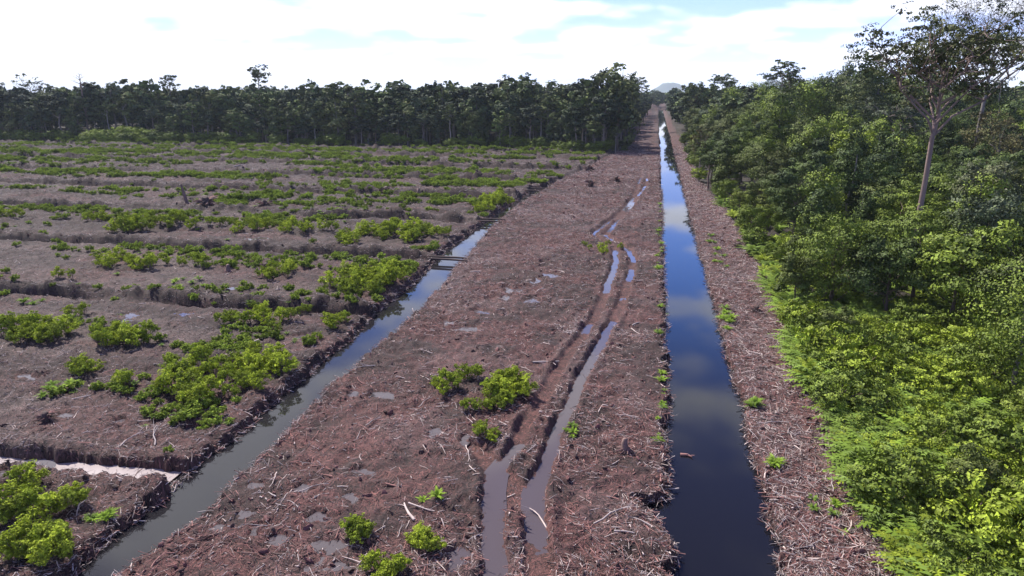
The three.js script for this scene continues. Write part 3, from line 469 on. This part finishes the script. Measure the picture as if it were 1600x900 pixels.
// trees that line the strip beyond the field corner, left side of the canal
for (let k = 0; k < 60; k++) { const z = -322 - 560 * (k / 60) ** 1.15 - 6 * LB(), x = -17.5 - 9 * LB() + sstep(-400, -800, z) * 8, h = 15 + 12 * LB(), [adj, proto] = LP[(LB() * 8) | 0]; place(proto, 'canal_side_tree', `${adj} tree lining the left side of the distant canal`, 'tree', `${adj} trees lining the distant canal`, x, -0.2, z, LB() * 6, h / 26 * 1.1, h / 26, h / 26 * 1.1); }
{ // bright low growth at the foot of the left forest
  for (let k = 0; k < 44; k++) { const x = -306 + 36 * LB(), f = 9 * LB(), z = forestEdgeLeft(x) + 3 - f, h = 3.5 + 0.7 * f; place(P.shrub[[0, 3, 3][(LB() * 3) | 0]], 'forest_foot_shrub', 'bright lime shrub in the sunlit gap of the left forest', 'shrub', 'bright shrubs in the left forest gap', x, -0.1, z, LB() * 6, h / 4, h / 4, h / 4); }
  for (let k = 0; k < 120; k++) { const x = -420 + 400 * LB(), z = forestEdgeLeft(x) + 3 - 7 * LB(), h = 2.5 + 5 * LB(); if (x < 1.12 * z) continue; const part = x < -310 ? 'left of the bright gap' : x < -200 ? 'between bright gap and tallest tree' : x < -110 ? 'around the forest middle' : 'towards the canal corner', tall = h > 5 ? 'tall' : 'low'; place(P.shrub[1 + (k % 2)], 'forest_edge_shrub', `${tall} ${k % 2 ? 'mixed' : 'mid'} green shrub at left forest foot ${part}`, 'shrub', `${tall} ${k % 2 ? 'mixed' : 'mid'} green shrubs at left forest foot ${part}`, x, -0.1, z, LB() * 6, h / 4 * 1.2, h / 4, h / 4 * 1.2); }
}
{ // the rest of the forest, one mass to the horizon
  const R = rngOf(404), m = new THREE.Matrix4(), q = new THREE.Quaternion(), e = new THREE.Euler();
  const mk = (seed, pal, pal2, W) => broadTree(seed, 24, W, 620, 1.7, pal, pal2, { base: 0.25, lobes: 10, mat: M.farLeaf, core: 0.15 }).children[1].geometry;
  const geos = [mk(141, PAL.deep, PAL.mid, 12), mk(142, PAL.mid, PAL.olive, 10), mk(143, PAL.dark, PAL.deep, 13)], lists = [[], [], []];
  for (let k = 0; k < 14000; k++) {
    const left = R() < 0.6, dist = 330 + 1900 * R() ** 1.7, a = (left ? -52 * R() : 30 * R()) * Math.PI / 180; let x = Math.sin(a) * dist, z = -Math.cos(a) * dist;
    if (left) { if (z > forestEdgeLeft(x) - 30 || (x > -24 + sstep(-400, -800, z) * 8 && z > -1130)) continue; } else if (x < vegEdgeRight(z) + 3 + (z > -430 ? 14 : 0)) { if (z > -1130) continue; x -= 8; }
    if (!left && z > -180) continue;
    const s = (0.82 + 0.42 * R()) * (R() < 0.05 ? 1.2 : 1) * (left ? 1 : lerp(0.75, 1, sstep(-250, -420, z))), w = s * (0.85 + 0.5 * R()), t = 0.75 + 0.5 * R(); e.set(0, R() * 6.28, 0);
    lists[(R() * 3) | 0].push([m.compose(V3(x, -0.3, z), q.setFromEuler(e), V3(w, s, w)).clone(), [t, t, t]]);
  }
  geos.forEach((g, j) => stuff('distant_forest', ['dark', 'olive', 'blackish'][j] + ' tree canopy of the distant forest reaching the horizon', 'forest', g, M.farLeaf, lists[j]));
}
console.log('left forest', leftCount);

// ------------------------------------------------------------------ bushes on the field and the strip
const BP = [bush(151, 1.7, 1.9, 1300, 0.14, [0.28, 0.345, 0.03], PAL.lime), bush(152, 1.5, 2.0, 1300, 0.14, PAL.lime, [0.33, 0.40, 0.035]), bush(153, 1.8, 1.7, 1250, 0.14, [0.20, 0.265, 0.027], [0.28, 0.345, 0.03]), bush(154, 1.3, 1.8, 1200, 0.13, PAL.fresh, PAL.lime)];
const FP = [one(fernGeo(161, 0.95, 30, [0.19, 0.29, 0.025]), M.leaf, 'fern'), one(fernGeo(162, 0.85, 26, [0.13, 0.21, 0.022], 8, 0.95), M.leaf, 'fern')];
const CB = rngOf(505);
const clusters = [   // x, z, radius x, radius z, how many, height factor, kind, where
  [-38.4, -30.2, 0.9, 1.1, 3, 1.25, 'bush', 'at the lower left frame edge'], [-40.3, -33.5, 0.6, 0.5, 2, 0.9, 'bush', 'below the pale side ditch'], [-36.1, -31.8, 1.2, 1.1, 4, 0.95, 'bush', 'between lower left corner and ditch'], [-33.9, -27.6, 1.8, 1.1, 9, 1.0, 'bush', 'overhanging the ditch at the lower left'], [-32.8, -31.4, 0.8, 0.4, 3, 0.7, 'fern', 'on the ditch lip at the lower left'],
  [-51.7, -47.3, 1.5, 1.4, 5, 0.8, 'fern', 'scattered above the pale side ditch'], [-45.9, -49.4, 0.7, 1.0, 2, 0.9, 'bush', 'just left of the largest bush patch'],
  [-38.5, -52.6, 6.0, 5.6, 34, 1.1, 'bush', 'in the largest bush patch beside the ditch'], [-65.6, -58.9, 4.3, 2.1, 15, 1.15, 'bush', 'in the dense hedge at the left frame edge'], [-55.3, -59.0, 3.8, 2.1, 13, 1.1, 'bush', 'in the second dense hedge from the left'],
  [-77, -69.4, 1.5, 1.4, 3, 0.9, 'fern', 'above the left hedge'], [-67.4, -66.1, 1.6, 1.2, 3, 0.7, 'bush', 'between hedge and first drain'], [-45.9, -68.1, 3.7, 2.1, 8, 1.0, 'bush', 'in the patch behind the largest patch'], [-41.3, -70.2, 1.2, 4.0, 4, 1.0, 'bush', 'near the ditch before the first drain'], [-34.8, -68.1, 0.8, 4.5, 5, 0.9, 'bush', 'on the ditch bank before the first drain'],
  [-38.4, -86.5, 5.0, 6.4, 32, 1.25, 'bush', 'in the patch by the nearest log crossing'], [-82.3, -80.4, 1.4, 1.5, 2, 1.0, 'bush', 'alone beyond the first drain'], [-76.9, -90, 12.2, 3.2, 20, 0.95, 'bush', 'in the loose row beyond the first drain'], [-53.3, -88.2, 2.3, 4.0, 9, 0.95, 'bush', 'left of the patch by the nearest crossing'], [-63.7, -81.4, 3.5, 2.4, 6, 0.8, 'fern', 'scattered beyond the first drain'],
  [-86.2, -119.8, 30, 4.0, 40, 1.2, 'bush', 'in the long row beyond the second drain'], [-99.1, -113.2, 4.1, 2.4, 9, 1.4, 'bush', 'in the dark clump beyond the second drain'], [-136, -121, 4.1, 4, 6, 1.2, 'bush', 'at the left frame edge beyond the second drain'], [-52.6, -51.4, 1.3, 1.3, 5, 0.9, 'bush', 'in the small clump below the hedges'],
  [-45.5, -119.7, 8.4, 5.5, 28, 1.35, 'bush', 'in the patch by the middle log crossing'], [-53, -111.9, 2.4, 3.0, 5, 1.2, 'bush', 'left of the patch by the middle crossing'],
  [-17.2, -54.7, 1.3, 1.2, 5, 0.85, 'bush', 'at the left of the strip bushes'], [-15.9, -57.7, 1.0, 1.2, 3, 0.85, 'bush', 'at the back of the strip bushes'], [-11.9, -54.7, 1.7, 3.0, 14, 0.95, 'bush', 'in the main bush clump on the strip'], [-14.7, -50.7, 0.4, 0.3, 1, 0.5, 'bush', 'single small one below the strip bushes'], [-13.5, -51.3, 0.8, 0.6, 3, 0.6, 'bush', 'at the front of the strip bushes'], [-11.5, -46.5, 1.3, 0.8, 5, 0.65, 'bush', 'in the low clump beside the wheel rut'],
  [-16.4, -33.1, 0.55, 0.4, 4, 0.72, 'bush', 'in the round clump low on the strip'], [-12.3, -32.9, 1.1, 0.6, 6, 0.6, 'bush', 'in the sprawling clump low on the strip'], [-13.1, -30.2, 1.2, 0.5, 5, 0.7, 'bush', 'at the bottom frame edge on the strip'],
  [-37, -162, 3.2, 8, 12, 1.4, 'bush', 'by the far log crossing'], [-37.5, -149, 2.6, 5, 6, 1.2, 'bush', 'between middle and far log crossings'],
  [-13.2, -37.6, 0.5, 0.3, 2, 0.7, 'fern', 'low on the strip between puddles and rut'], [8.95 + 0.6, -46.7, 0.3, 0.4, 2, 0.8, 'fern', 'beside the pale stub on the right bank'], [9.6, -56.8, 0.4, 0.3, 3, 0.9, 'fern', 'in the round tuft on the right bank'], [9.4, -80, 0.5, 5, 8, 0.8, 'fern', 'along the middle of the right bank'], [12, -41, 1.2, 2.5, 5, 0.55, 'fern', 'near the bottom of the right bank'], [11, -118, 1.2, 14, 9, 0.9, 'fern', 'far along the right bank'], [-8.5, -116, 3.5, 6, 6, 0.7, 'bush', 'small ones near the bend of the ruts'], [-5.2, -48.8, 0.5, 0.8, 4, 0.55, 'fern', 'pale one right of the wheel ruts'],
];
for (const [x, z, rx, rz, n, hf, kind, where] of clusters) for (let k = 0; k < n; k++) {
  const a = k * 2.399 + CB(), r = Math.sqrt((k + 0.5) / n), px = x + Math.cos(a) * r * rx + (CB() - 0.5) * 0.4, pz = z + Math.sin(a) * r * rz + (CB() - 0.5) * 0.4, s = hf * 1.12 * (0.72 + 0.5 * CB()), y = Math.max(ground(px, pz), -0.15) - 0.04;
  if (kind === 'bush') place(BP[(CB() * 4) | 0], 'bush', `leafy lime bush ${where}`, 'bush', `bushes ${where}`, px, y, pz, CB() * 6.28, s * 1.05, s, s * 1.05);
  else place(FP[(CB() * 2) | 0], 'fern_clump', `low green fern clump ${where}`, 'fern', `ferns ${where}`, px, y, pz, CB() * 6.28, s, s, s);
}
for (let k = 0; k < 70; k++) { const z = -42 - 130 * CB() ** 1.2, px = canalEdges(z)[0] - 0.4 - 0.5 * CB(), s = 0.3 + 0.65 * CB() ** 1.5; if (noise(z * 0.22, 3, 191) < 0.5) continue; place(FP[k & 1], 'fern_clump', 'low fern on the left lip of the canal', 'fern', 'ferns along the left lip of the canal', px, ground(px, z) - 0.03, z, CB() * 6, s, s, s); }
{ // low growth over the far field: bands between the drains, too many to count
  const R = rngOf(606), m = new THREE.Matrix4(), q = new THREE.Quaternion(), e = new THREE.Euler(), lists = [[], []];
  const bg = BP[1].children[1].geometry, thin = (g, n) => { const o = new THREE.BufferGeometry(), p = g.attributes.position.array.slice(0, n * 12), c = g.attributes.color.array.slice(0, n * 12), id = []; for (let k = 0; k < n; k++) id.push(k * 4, k * 4 + 2, k * 4 + 1, k * 4, k * 4 + 1, k * 4 + 3); o.setAttribute('position', new THREE.Float32BufferAttribute(p, 3)); o.setAttribute('color', new THREE.Float32BufferAttribute(c, 3)); o.setIndex(id); o.computeVertexNormals(); return o; };
  const lo = thin(bush(171, 1.2, 2.0, 320, 0.30, [0.15, 0.21, 0.03], PAL.lime).children[1].geometry, 320), lo2 = fernGeo(172, 0.8, 18, [0.12, 0.18, 0.035], 6, 0.9);
  for (let k = 0; k < 90000; k++) {
    const z = -28 - 302 * R() ** 0.8, x = table(DITCH, z)[0] - 0.8 - (1.15 * -z + 18) * R(); if (x < 1.16 * z - 15 || z < forestEdgeLeft(x) + 3) continue;
    const far = sstep(-60, -260, z), band = fbm(x * 0.022, z * 0.13, 3, 181), patch = fbm(x * 0.16, z * 0.22, 2, 182), dr = Math.min(...DRAINS.map((d) => Math.abs(z - d + 1)));
    const dens = sstep(0.50 - 0.09 * far, 0.74 - 0.12 * far, band) * sstep(0.38, 0.62, patch) * (dr < 2.2 ? 0.25 : 1); if (R() > dens * lerp(0.55, 1.0, far) + 0.004) continue;
    const s = (0.45 + 0.75 * R()) * lerp(0.75, 1.25, far), t = 0.7 + 0.5 * R(); e.set(0, R() * 6.28, 0); lists[R() < 0.7 ? 0 : 1].push([m.compose(V3(x, ground(x, z) - 0.05, z), q.setFromEuler(e), V3(s, s * (0.7 + 0.4 * R()), s)).clone(), [t, t, t]]);
  }
  stuff('low_green_growth', 'low lime green regrowth in bands across the cleared field', 'weeds', lo, M.leaf, lists[0]); stuff('low_fern_growth', 'thin fern regrowth spread over the cleared field', 'ferns', lo2, M.leaf, lists[1]);
  console.log('growth', lists[0].length, lists[1].length);
}

// ------------------------------------------------------------------ wood: logs, branches, stumps, crossings
const WOOD = { pale: [0.46, 0.37, 0.34], grey: [0.30, 0.25, 0.245], red: [0.25, 0.12, 0.105], brown: [0.14, 0.085, 0.075], dark: [0.055, 0.033, 0.030] };
function stick(seed, len, r, bend, sides = 5, forks = 0, col = [1, 1, 1], jag = 0.2) {   // lies along x with its middle at the origin
  const R = rngOf(seed), b = new Build(), pts = [], rad = [], n = 5, ph = R() * 6;
  for (let k = 0; k <= n; k++) { const t = k / n; pts.push(V3((t - 0.5) * len, Math.sin(t * Math.PI) * bend * 0.4 + (R() - 0.5) * bend * 0.25, Math.sin(t * 3.4 + ph) * bend + (R() - 0.5) * bend * 0.4)); rad.push(r * (1 - 0.55 * t) * (1 - jag / 2 + jag * R())); }
  const cf = () => { const v = 0.75 + 0.5 * R(); return [col[0] * v, col[1] * v, col[2] * v]; };
  b.tube(pts, rad, sides, cf);
  for (let f = 0; f < forks; f++) { const k = 2 + ((R() * 3) | 0), p = pts[k], q = p.clone().add(V3((0.2 + 0.3 * R()) * len, (R() - 0.25) * len * 0.25, (R() - 0.5) * len * 0.7)); b.tube([p, p.clone().lerp(q, 0.5).add(V3(0, bend * 0.2, 0)), q], [rad[k] * 0.7, rad[k] * 0.5, rad[k] * 0.15], 4, cf); }
  return b.geo();
}
{ // loose wood that nobody could count
  const R = rngOf(707), m = new THREE.Matrix4(), q = new THREE.Quaternion(), e = new THREE.Euler();
  const kinds = [stick(201, 1, 0.030, 0.05, 4), stick(202, 1, 0.025, 0.14, 4), stick(203, 1, 0.028, 0.10, 4, 2), stick(204, 1, 0.05, 0.03, 4), stick(205, 1, 0.020, 0.2, 4, 1)], lists = kinds.map(() => []);
  const clod = new THREE.IcosahedronGeometry(0.5, 1), cp = clod.attributes.position; for (let i = 0; i < cp.count; i++) { const x = cp.getX(i), y = cp.getY(i), z = cp.getZ(i), s = 0.6 + 0.9 * noise(x * 3 + z * 2 + 7, y * 3 + z * 1.7 + 3, 210); cp.setXYZ(i, x * s, y * s * 0.7, z * s); } clod.computeVertexNormals();
  { const n = cp.count, cc = new Float32Array(n * 3).fill(1); clod.setAttribute('color', new THREE.BufferAttribute(cc, 3)); }
  const clods = [];
  const put = (x, z, sc, mode) => {
    const y = ground(x, z); if (y < -0.30 || (y < -0.07 && R() < 0.8)) return;
    const t = R(), base = mode === 'bank' ? (t < 0.26 ? WOOD.pale : t < 0.56 ? WOOD.grey : t < 0.80 ? WOOD.red : t < 0.92 ? WOOD.brown : WOOD.dark) : mode === 'field' ? (t < 0.12 ? WOOD.pale : t < 0.42 ? WOOD.grey : t < 0.62 ? WOOD.brown : WOOD.dark) : (t < 0.11 ? WOOD.pale : t < 0.25 ? WOOD.grey : t < 0.58 ? WOOD.red : t < 0.80 ? WOOD.brown : WOOD.dark);
    const l = (0.16 + 1.2 * R() ** 3.2) * sc, th = (0.36 + 0.6 * R()) * sc * (l < 0.4 ? 1.2 : 1); e.set(R() * 6.28, R() * 6.28, (R() - 0.5) * 0.55 * (R() < 0.12 ? 2.4 : 1), 'YZX');
    const v = 0.75 + 0.5 * R(); lists[(R() * 5) | 0].push([m.compose(V3(x, y + 0.035 * sc + 0.03 * R(), z), q.setFromEuler(e), V3(l, th, th)).clone(), [base[0] * v, base[1] * v, base[2] * v]]);
  };
  const patchy = (x, z) => sstep(0.36, 0.62, fbm(x * 0.22, z * 0.22, 3, 221));
  for (let k = 0; k < 125000; k++) { const z = -22 - 330 * R() ** 2.1, [dl, dr] = table(DITCH, z), x = lerp(dr + 0.1, 2.3, R()); if (Math.min(Math.abs(x - rutX(RUT_R, z)), Math.abs(x - rutX(RUT_L, z))) < 0.75 && z > -250 && R() < 0.93) continue; if (R() > (0.25 + 0.75 * patchy(x, z)) * (1 - 0.5 * sstep(-75, -35, z) * sstep(-9, -16, x))) continue; put(x, z, lerp(1, 1.9, sstep(-60, -250, z)), R() < sstep(0.55, 0.7, fbm(x * 0.15, z * 0.15, 3, 22)) * 0.9 ? 'bank' : 'berm'); }
  for (let k = 0; k < 36000; k++) { const z = -26 - 330 * R() ** 1.9, v = vegEdgeRight(z), x = lerp(8.3, v + 0.8, R()); put(x, z, lerp(1.05, 1.9, sstep(-60, -250, z)), R() < 0.75 ? 'bank' : 'berm'); }
  for (let k = 0; k < 150000; k++) {
    const z = -24 - 300 * R() ** 1.5, x = table(DITCH, z)[0] - 0.3 - (1.15 * -z + 14) * R(); if (x < 1.16 * z - 14) continue; const dr = Math.min(...DRAINS.map((d) => Math.abs(z - d + 2.2)), Math.abs(Math.abs(z + 37) - 2)), heap = Math.exp(-((dr / 1.8) ** 2));
    if (R() > 0.28 + 0.22 * sstep(-80, -160, z) + 0.16 * sstep(-95, -60, z) + 0.7 * heap + 0.35 * patchy(x + 50, z) * sstep(-150, -40, z) + 0.2 * sstep(-46, -34, x)) continue; put(x, z, lerp(0.9, 2.2, sstep(-50, -250, z)), R() < 0.8 ? 'field' : 'berm');
  }
  for (let k = 0; k < 9000; k++) {      // sticks and roots poking out of the cut banks
    const z = -22 - 180 * R() ** 1.8, [dl, dr] = ditchEdges(z), [cl, cr] = canalEdges(z), side = (R() * 4) | 0, out = (R() - 0.86) * 0.75, x = [dl + out, dr - out, cl + out, cr - out][side], y = Math.max(ground(x, z), -0.45); if (z < -196 && side < 2) continue;
    const t = R(), base = t < 0.2 ? WOOD.pale : t < 0.4 ? WOOD.grey : t < 0.65 ? WOOD.red : t < 0.85 ? WOOD.brown : WOOD.dark, l = (0.25 + 0.9 * R() ** 2) * lerp(1, 1.5, sstep(-60, -180, z)), th = 0.5 + 0.7 * R(), v = 0.75 + 0.5 * R(); e.set(R() * 6.28, R() * 6.28, (R() - 0.5) * 1.1, 'YZX');
    lists[(R() * 5) | 0].push([m.compose(V3(x, y + 0.06, z), q.setFromEuler(e), V3(l, th, th)).clone(), [base[0] * v, base[1] * v, base[2] * v]]);
  }
  for (let k = 0; k < 15000; k++) {
    const zone = R(); let x, z, c; if (zone < 0.18) { z = -22 - 260 * R() ** 2; x = lerp(table(DITCH, z)[1] + 0.1, 2.4, R()); c = R() < 0.6 ? COL.berm : COL.spoil; if (Math.min(Math.abs(x - rutX(RUT_R, z)), Math.abs(x - rutX(RUT_L, z))) < 0.8) continue; } else if (zone < 0.3) { z = -26 - 260 * R() ** 2; x = lerp(8.5, vegEdgeRight(z) + 0.5, R()); c = R() < 0.6 ? COL.bank : COL.berm; } else { z = -26 - 280 * R() ** 1.3; x = table(DITCH, z)[0] - 0.2 - (1.15 * -z + 14) * R(); const dr = Math.min(...DRAINS.map((d) => Math.abs(z - d + 2.2)), Math.abs(Math.abs(z + 37) - 1.9)); if (R() > 0.06 + 0.94 * Math.exp(-((dr / 1.5) ** 2))) continue; c = COL.spoil; }
    const y = ground(x, z); if (y < -0.25) continue; const s = (0.08 + 0.30 * R() ** 4) * lerp(1, 1.7, sstep(-70, -250, z)), v = 0.8 + 0.5 * R(); e.set(R() * 6, R() * 6, R() * 6); clods.push([m.compose(V3(x, y + s * 0.1, z), q.setFromEuler(e), V3(s * (0.8 + 0.9 * R()), s * 0.7, s * (0.8 + 0.9 * R()))).clone(), [c[0] * v, c[1] * v, c[2] * v]]);
  }
  ['straight chopped sticks scattered over the cleared peat', 'bent twigs scattered over the cleared peat', 'forked twigs scattered over the cleared peat', 'stout wood splinters scattered over the cleared peat', 'curled roots scattered over the cleared peat'].forEach((l, j) => stuff(['stick_litter', 'twig_litter', 'forked_twig_litter', 'wood_splinter_litter', 'root_litter'][j], l, 'debris', kinds[j], M.wood, lists[j]));
  stuff('peat_clods', 'rough clods of dug peat along banks and drains', 'clods', clod, M.wood, clods);
  console.log('litter', lists.map((l) => l.length).join(' '), clods.length);
}
// larger branches one can pick out
const BR = rngOf(808), branchGeo = [stick(231, 2.6, 0.075, 0.16, 6, 2), stick(232, 2.2, 0.085, 0.08, 6, 0), stick(233, 3.0, 0.06, 0.30, 6, 3), stick(234, 1.6, 0.10, 0.10, 6, 1), stick(235, 2.0, 0.06, 0.35, 6, 2)];
const branchMat = Object.fromEntries(['pale', 'grey', 'red', 'brown'].map((k) => [k, new THREE.MeshStandardMaterial({ name: k + '_wood', vertexColors: true, color: new THREE.Color(...WOOD[k]), roughness: 0.85 })]));
const TONE = { pale: 'pale', grey: 'grey', red: 'reddish', brown: 'brown' };
function branch(name, label, group, k, tone, x, z, turn, s, lift = 0.04, tilt = 0) { const o = one(branchGeo[k], branchMat[tone], numbered(name)); tag(o, label, 'branch', group); o.position.set(x, ground(x, z) + lift, z); o.rotation.set(0, turn, tilt); o.scale.setScalar(s); o.castShadow = o.receiveShadow = true; scene.add(o); return o; }
for (let k = 0, n = 0; k < 900 && n < 210; k++) {
  const t = BR(), zone = t < 0.5 ? 'strip' : t < 0.75 ? 'bank' : 'field', z = -27 - (zone === 'field' ? 90 : 75) * BR() ** 1.3, x = zone === 'strip' ? lerp(table(DITCH, z)[1] + 0.8, 2, BR()) : zone === 'bank' ? lerp(8.9, vegEdgeRight(z) - 0.2, BR()) : table(DITCH, z)[0] - 0.8 - 40 * BR();
  if (ground(x, z) < -0.05 || (zone === 'strip' && Math.min(Math.abs(x - rutX(RUT_R, z)), Math.abs(x - rutX(RUT_L, z))) < 1.0)) continue; n++;
  const tone = ['pale', 'grey', 'red', 'brown'][(BR() * (zone === 'bank' ? 2.6 : 4)) | 0], where = { strip: z > -45 ? 'on the near strip between ditch and canal' : z > -65 ? 'on the strip around the bush clump' : 'on the strip beyond the bush clump', bank: z > -55 ? 'on the near right bank of the canal' : 'on the right bank farther along', field: z > -45 ? 'on the field beside the pale side ditch' : 'on the field beyond the bush patches' }[zone], g = (BR() * 5) | 0, form = ['forked', 'straight', 'sprawling', 'stubby', 'crooked'][g];
  branch('fallen_branch', `${TONE[tone]} ${form} branch lying ${where}`, `${TONE[tone]} ${form} branches ${where}`, g, tone, x, z, BR() * 6.28, 0.45 + 0.5 * BR() ** 1.5, 0.05, (BR() - 0.5) * 0.16);
}
for (const [k, tone, x, z, turn, s, label, name, lift] of [
  [3, 'pale', -14.2, -36.1, 2.2, 1.15, 'split pale log leaning beside the low strip bushes', 'split_log'], [3, 'pale', 14.6, -44.8, 0.5, 0.9, 'pale log end at the edge of the near ferns', 'log_piece'], [3, 'pale', 8.95, -45.6, 1.2, 0.75, 'pale stub on the right canal lip', 'log_piece'], [0, 'pale', 12.7, -39.4, 1.1, 0.9, 'pale straight branch near the bottom of the right bank', 'pale_branch'], [2, 'pale', 15.0, -48.0, 0.9, 0.8, 'thick curved pale root by the upturned root mass', 'curved_root'], [1, 'pale', 12.4, -64.5, 0.05, 0.9, 'thin white pole lying across the right bank', 'pole'],
  [4, 'pale', -34.6, -31.6, 1.4, 0.9, 'pale bare stick upright beside the lower left bushes', 'bare_stick'], [2, 'pale', -38.6, -40.6, 1.2, 0.9, 'pale tangled root above the pale side ditch', 'tangled_root'], [2, 'grey', -37, -41.5, 2.0, 1.0, 'grey tangled root nearer the ditch junction', 'tangled_root'], [0, 'grey', -48.7, -46.2, 0.7, 0.9, 'grey fallen branch under the low ferns at left', 'grey_branch'], [1, 'grey', -9.5, -62.8, 0.1, 1.2, 'long pale pole in the wood heap left of the ruts', 'pole'], [0, 'pale', -6.0, -37.5, 2.3, 0.9, 'pale forked branch beside the muddy rut junction', 'forked_branch'], [2, 'grey', -1.2, -38.5, 0.5, 1.1, 'sprawling grey branch on the mound by the canal inlet', 'sprawling_branch'], [3, 'grey', -146.5, -224.1, 0.9, 2.6, 'large grey log end in the far field', 'log'],
]) { const o = branch(name, label, null, k, tone, x, z, turn, s, lift ?? 0.06, name === 'bare_stick' ? 0.9 : 0.08); o.userData.category = /log/.test(name) ? 'log' : /root/.test(name) ? 'root' : 'branch'; }
{ const g = stick(240, 0.85, 0.13, 0.12, 7, 2), o = one(g, branchMat.red, 'driftwood'); tag(o, 'pale reddish driftwood floating in the canal', 'driftwood'); o.position.set(3.6, -0.58, -48.2); o.rotation.y = -0.3; o.castShadow = o.receiveShadow = true; scene.add(o); }
// upturned stumps with their roots
function stumpProto(seed, upright) {
  const R = rngOf(seed), g = new THREE.Group(), b = new Build(), c = upright ? WOOD.brown : WOOD.dark, cf = () => barkCol(R, c);
  b.tube([V3(0, -0.3, 0), V3(0.05, 0.35, 0), V3(0.02, 0.75, 0.05), V3(0, upright ? 1.2 : 0.85, 0)], [0.5, 0.34, 0.28, 0.2], 8, cf); const t = one(b.geo(), M.wood, 'stump_body'); g.add(t);
  const rr = new Build(); for (let k = 0; k < 34; k++) { const a = R() * 6.28, l = 0.45 + 0.6 * R(), h = (R() - 0.1) * (upright ? 0.25 : 0.9); rr.tube([V3(0, 0.25, 0), V3(Math.cos(a) * l * 0.5, 0.25 + h * 0.6, Math.sin(a) * l * 0.5), V3(Math.cos(a + 0.3) * l, Math.max(-0.1, 0.1 + h), Math.sin(a + 0.3) * l)], [0.10, 0.065, 0.025], 4, () => barkCol(R, R() < 0.35 ? WOOD.red : c)); }
  g.add(one(rr.geo(), M.wood, 'roots')); return g;
}
const SP = [stumpProto(251, false), stumpProto(252, true), stumpProto(253, false)];
for (const [k, x, z, s, label] of [[0, 14.3, -48.2, 1.1, 'dark upturned root mass against the near ferns'], [2, 14.6, -42.8, 1.2, 'dark upturned root mass nearest the camera on right bank'], [0, 15.2, -58.2, 1.0, 'grey upturned stump under the fern slope edge'], [0, 13.2, -84, 1.0, 'dark root heap by the thin white pole'], [0, 14.8, -120, 1.3, 'reddish root heap far along the right bank'], [2, -102.4, -141.4, 3.2, 'big dark root heap beside the standing snag'], [0, -17.5, -196, 2.0, 'dark stump on the strip beyond the ruts bend'], [2, -11, -208, 2.2, 'second dark stump on the strip beyond the ruts bend'], [0, -70, -172, 2.2, 'dark stump on the ridge of the fourth drain'], [1, -60, -170, 1.8, 'second stump on the ridge of the fourth drain'], [2, -90, -146, 2.0, 'dark root heap right of the standing snag'], [0, -118, -88.5, 1.2, 'dark stump beyond the first drain at left'], [1, -62, -89, 1.1, 'short stump in the loose row beyond the first drain'], [0, -57, -91, 1.2, 'dark root lump in the loose row near the patch'], [2, -47.6, -42.0, 0.9, 'small root heap above the pale side ditch'], [1, -1.0, -46.5, 0.9, 'short upright stump on the strip near the driftwood'], [2, -22, -236, 2.4, 'dark root heap where the ditch runs dry']]) place(SP[k], k === 1 ? 'tree_stump' : 'root_heap', label, k === 1 ? 'stump' : 'root heap', null, x, ground(x, z) - 0.05, z, x * 7 % 6, s);
{ // standing snags
  for (const [x, z, h, r, lean, label] of [[-111.2, -146.6, 4.2, 0.45, 0.25, 'leaning broken snag standing in the middle of the field'], [14.9, -196, 6.5, 0.28, 0.03, 'dark dead post at the right bank edge far along'], [-40, -88, 2.6, 0.16, 0.1, 'short burnt snag inside the patch by nearest crossing']]) {
    const R = rngOf(h * 100 | 0), b = new Build(); limb(b, R, V3(0, -0.3, 0), V3(-lean * h, h, 0), r, r * 0.6, 7, WOOD.brown, 0.02); limb(b, R, V3(-lean * h * 0.7, h * 0.7, 0), V3(-lean * h * 0.7 + 0.5, h * 0.85, 0.2), r * 0.3, 0.03, 4, WOOD.brown, 0.02); const o = one(b.geo(), M.wood, numbered('snag')); tag(o, label, 'snag'); o.position.set(x, ground(x, z), z); o.castShadow = o.receiveShadow = true; scene.add(o);
  }
}
// log crossings over the ditch
for (const [x0, x1, z, gap, label] of [[-35.2, -28.2, -103.0, 1.5, 'nearest pair of dark logs laid across the ditch'], [-35.8, -30.2, -138.0, 2.6, 'middle pair of dark logs laid across the ditch'], [-34.6, -28.2, -186.5, 4.4, 'farthest pair of dark logs laid across the ditch']]) {
  const g = new THREE.Group(); g.name = numbered('log_crossing'); tag(g, label, 'crossing'); g.position.set((x0 + x1) / 2, 0, z);
  for (const s of [-1, 1]) { const R = rngOf(x0 * -10 + s), b = new Build(), L = x1 - x0, n = 6, pts = [], rad = []; for (let k = 0; k <= n; k++) { pts.push(V3((k / n - 0.5) * L * (s > 0 ? 0.94 : 1), 0.26 + 0.06 * Math.sin(k / n * Math.PI) + (R() - 0.5) * 0.03, s * gap / 2 + (R() - 0.5) * 0.06 + s * 0.12 * (k / n - 0.5))); rad.push(0.20 - 0.05 * k / n); } b.tube(pts, rad, 8, () => barkCol(R, WOOD.dark)); const o = one(b.geo(), M.wood, 'log'); o.castShadow = o.receiveShadow = true; g.add(o); }
  scene.add(g);
}
renderer.render(scene, camera);
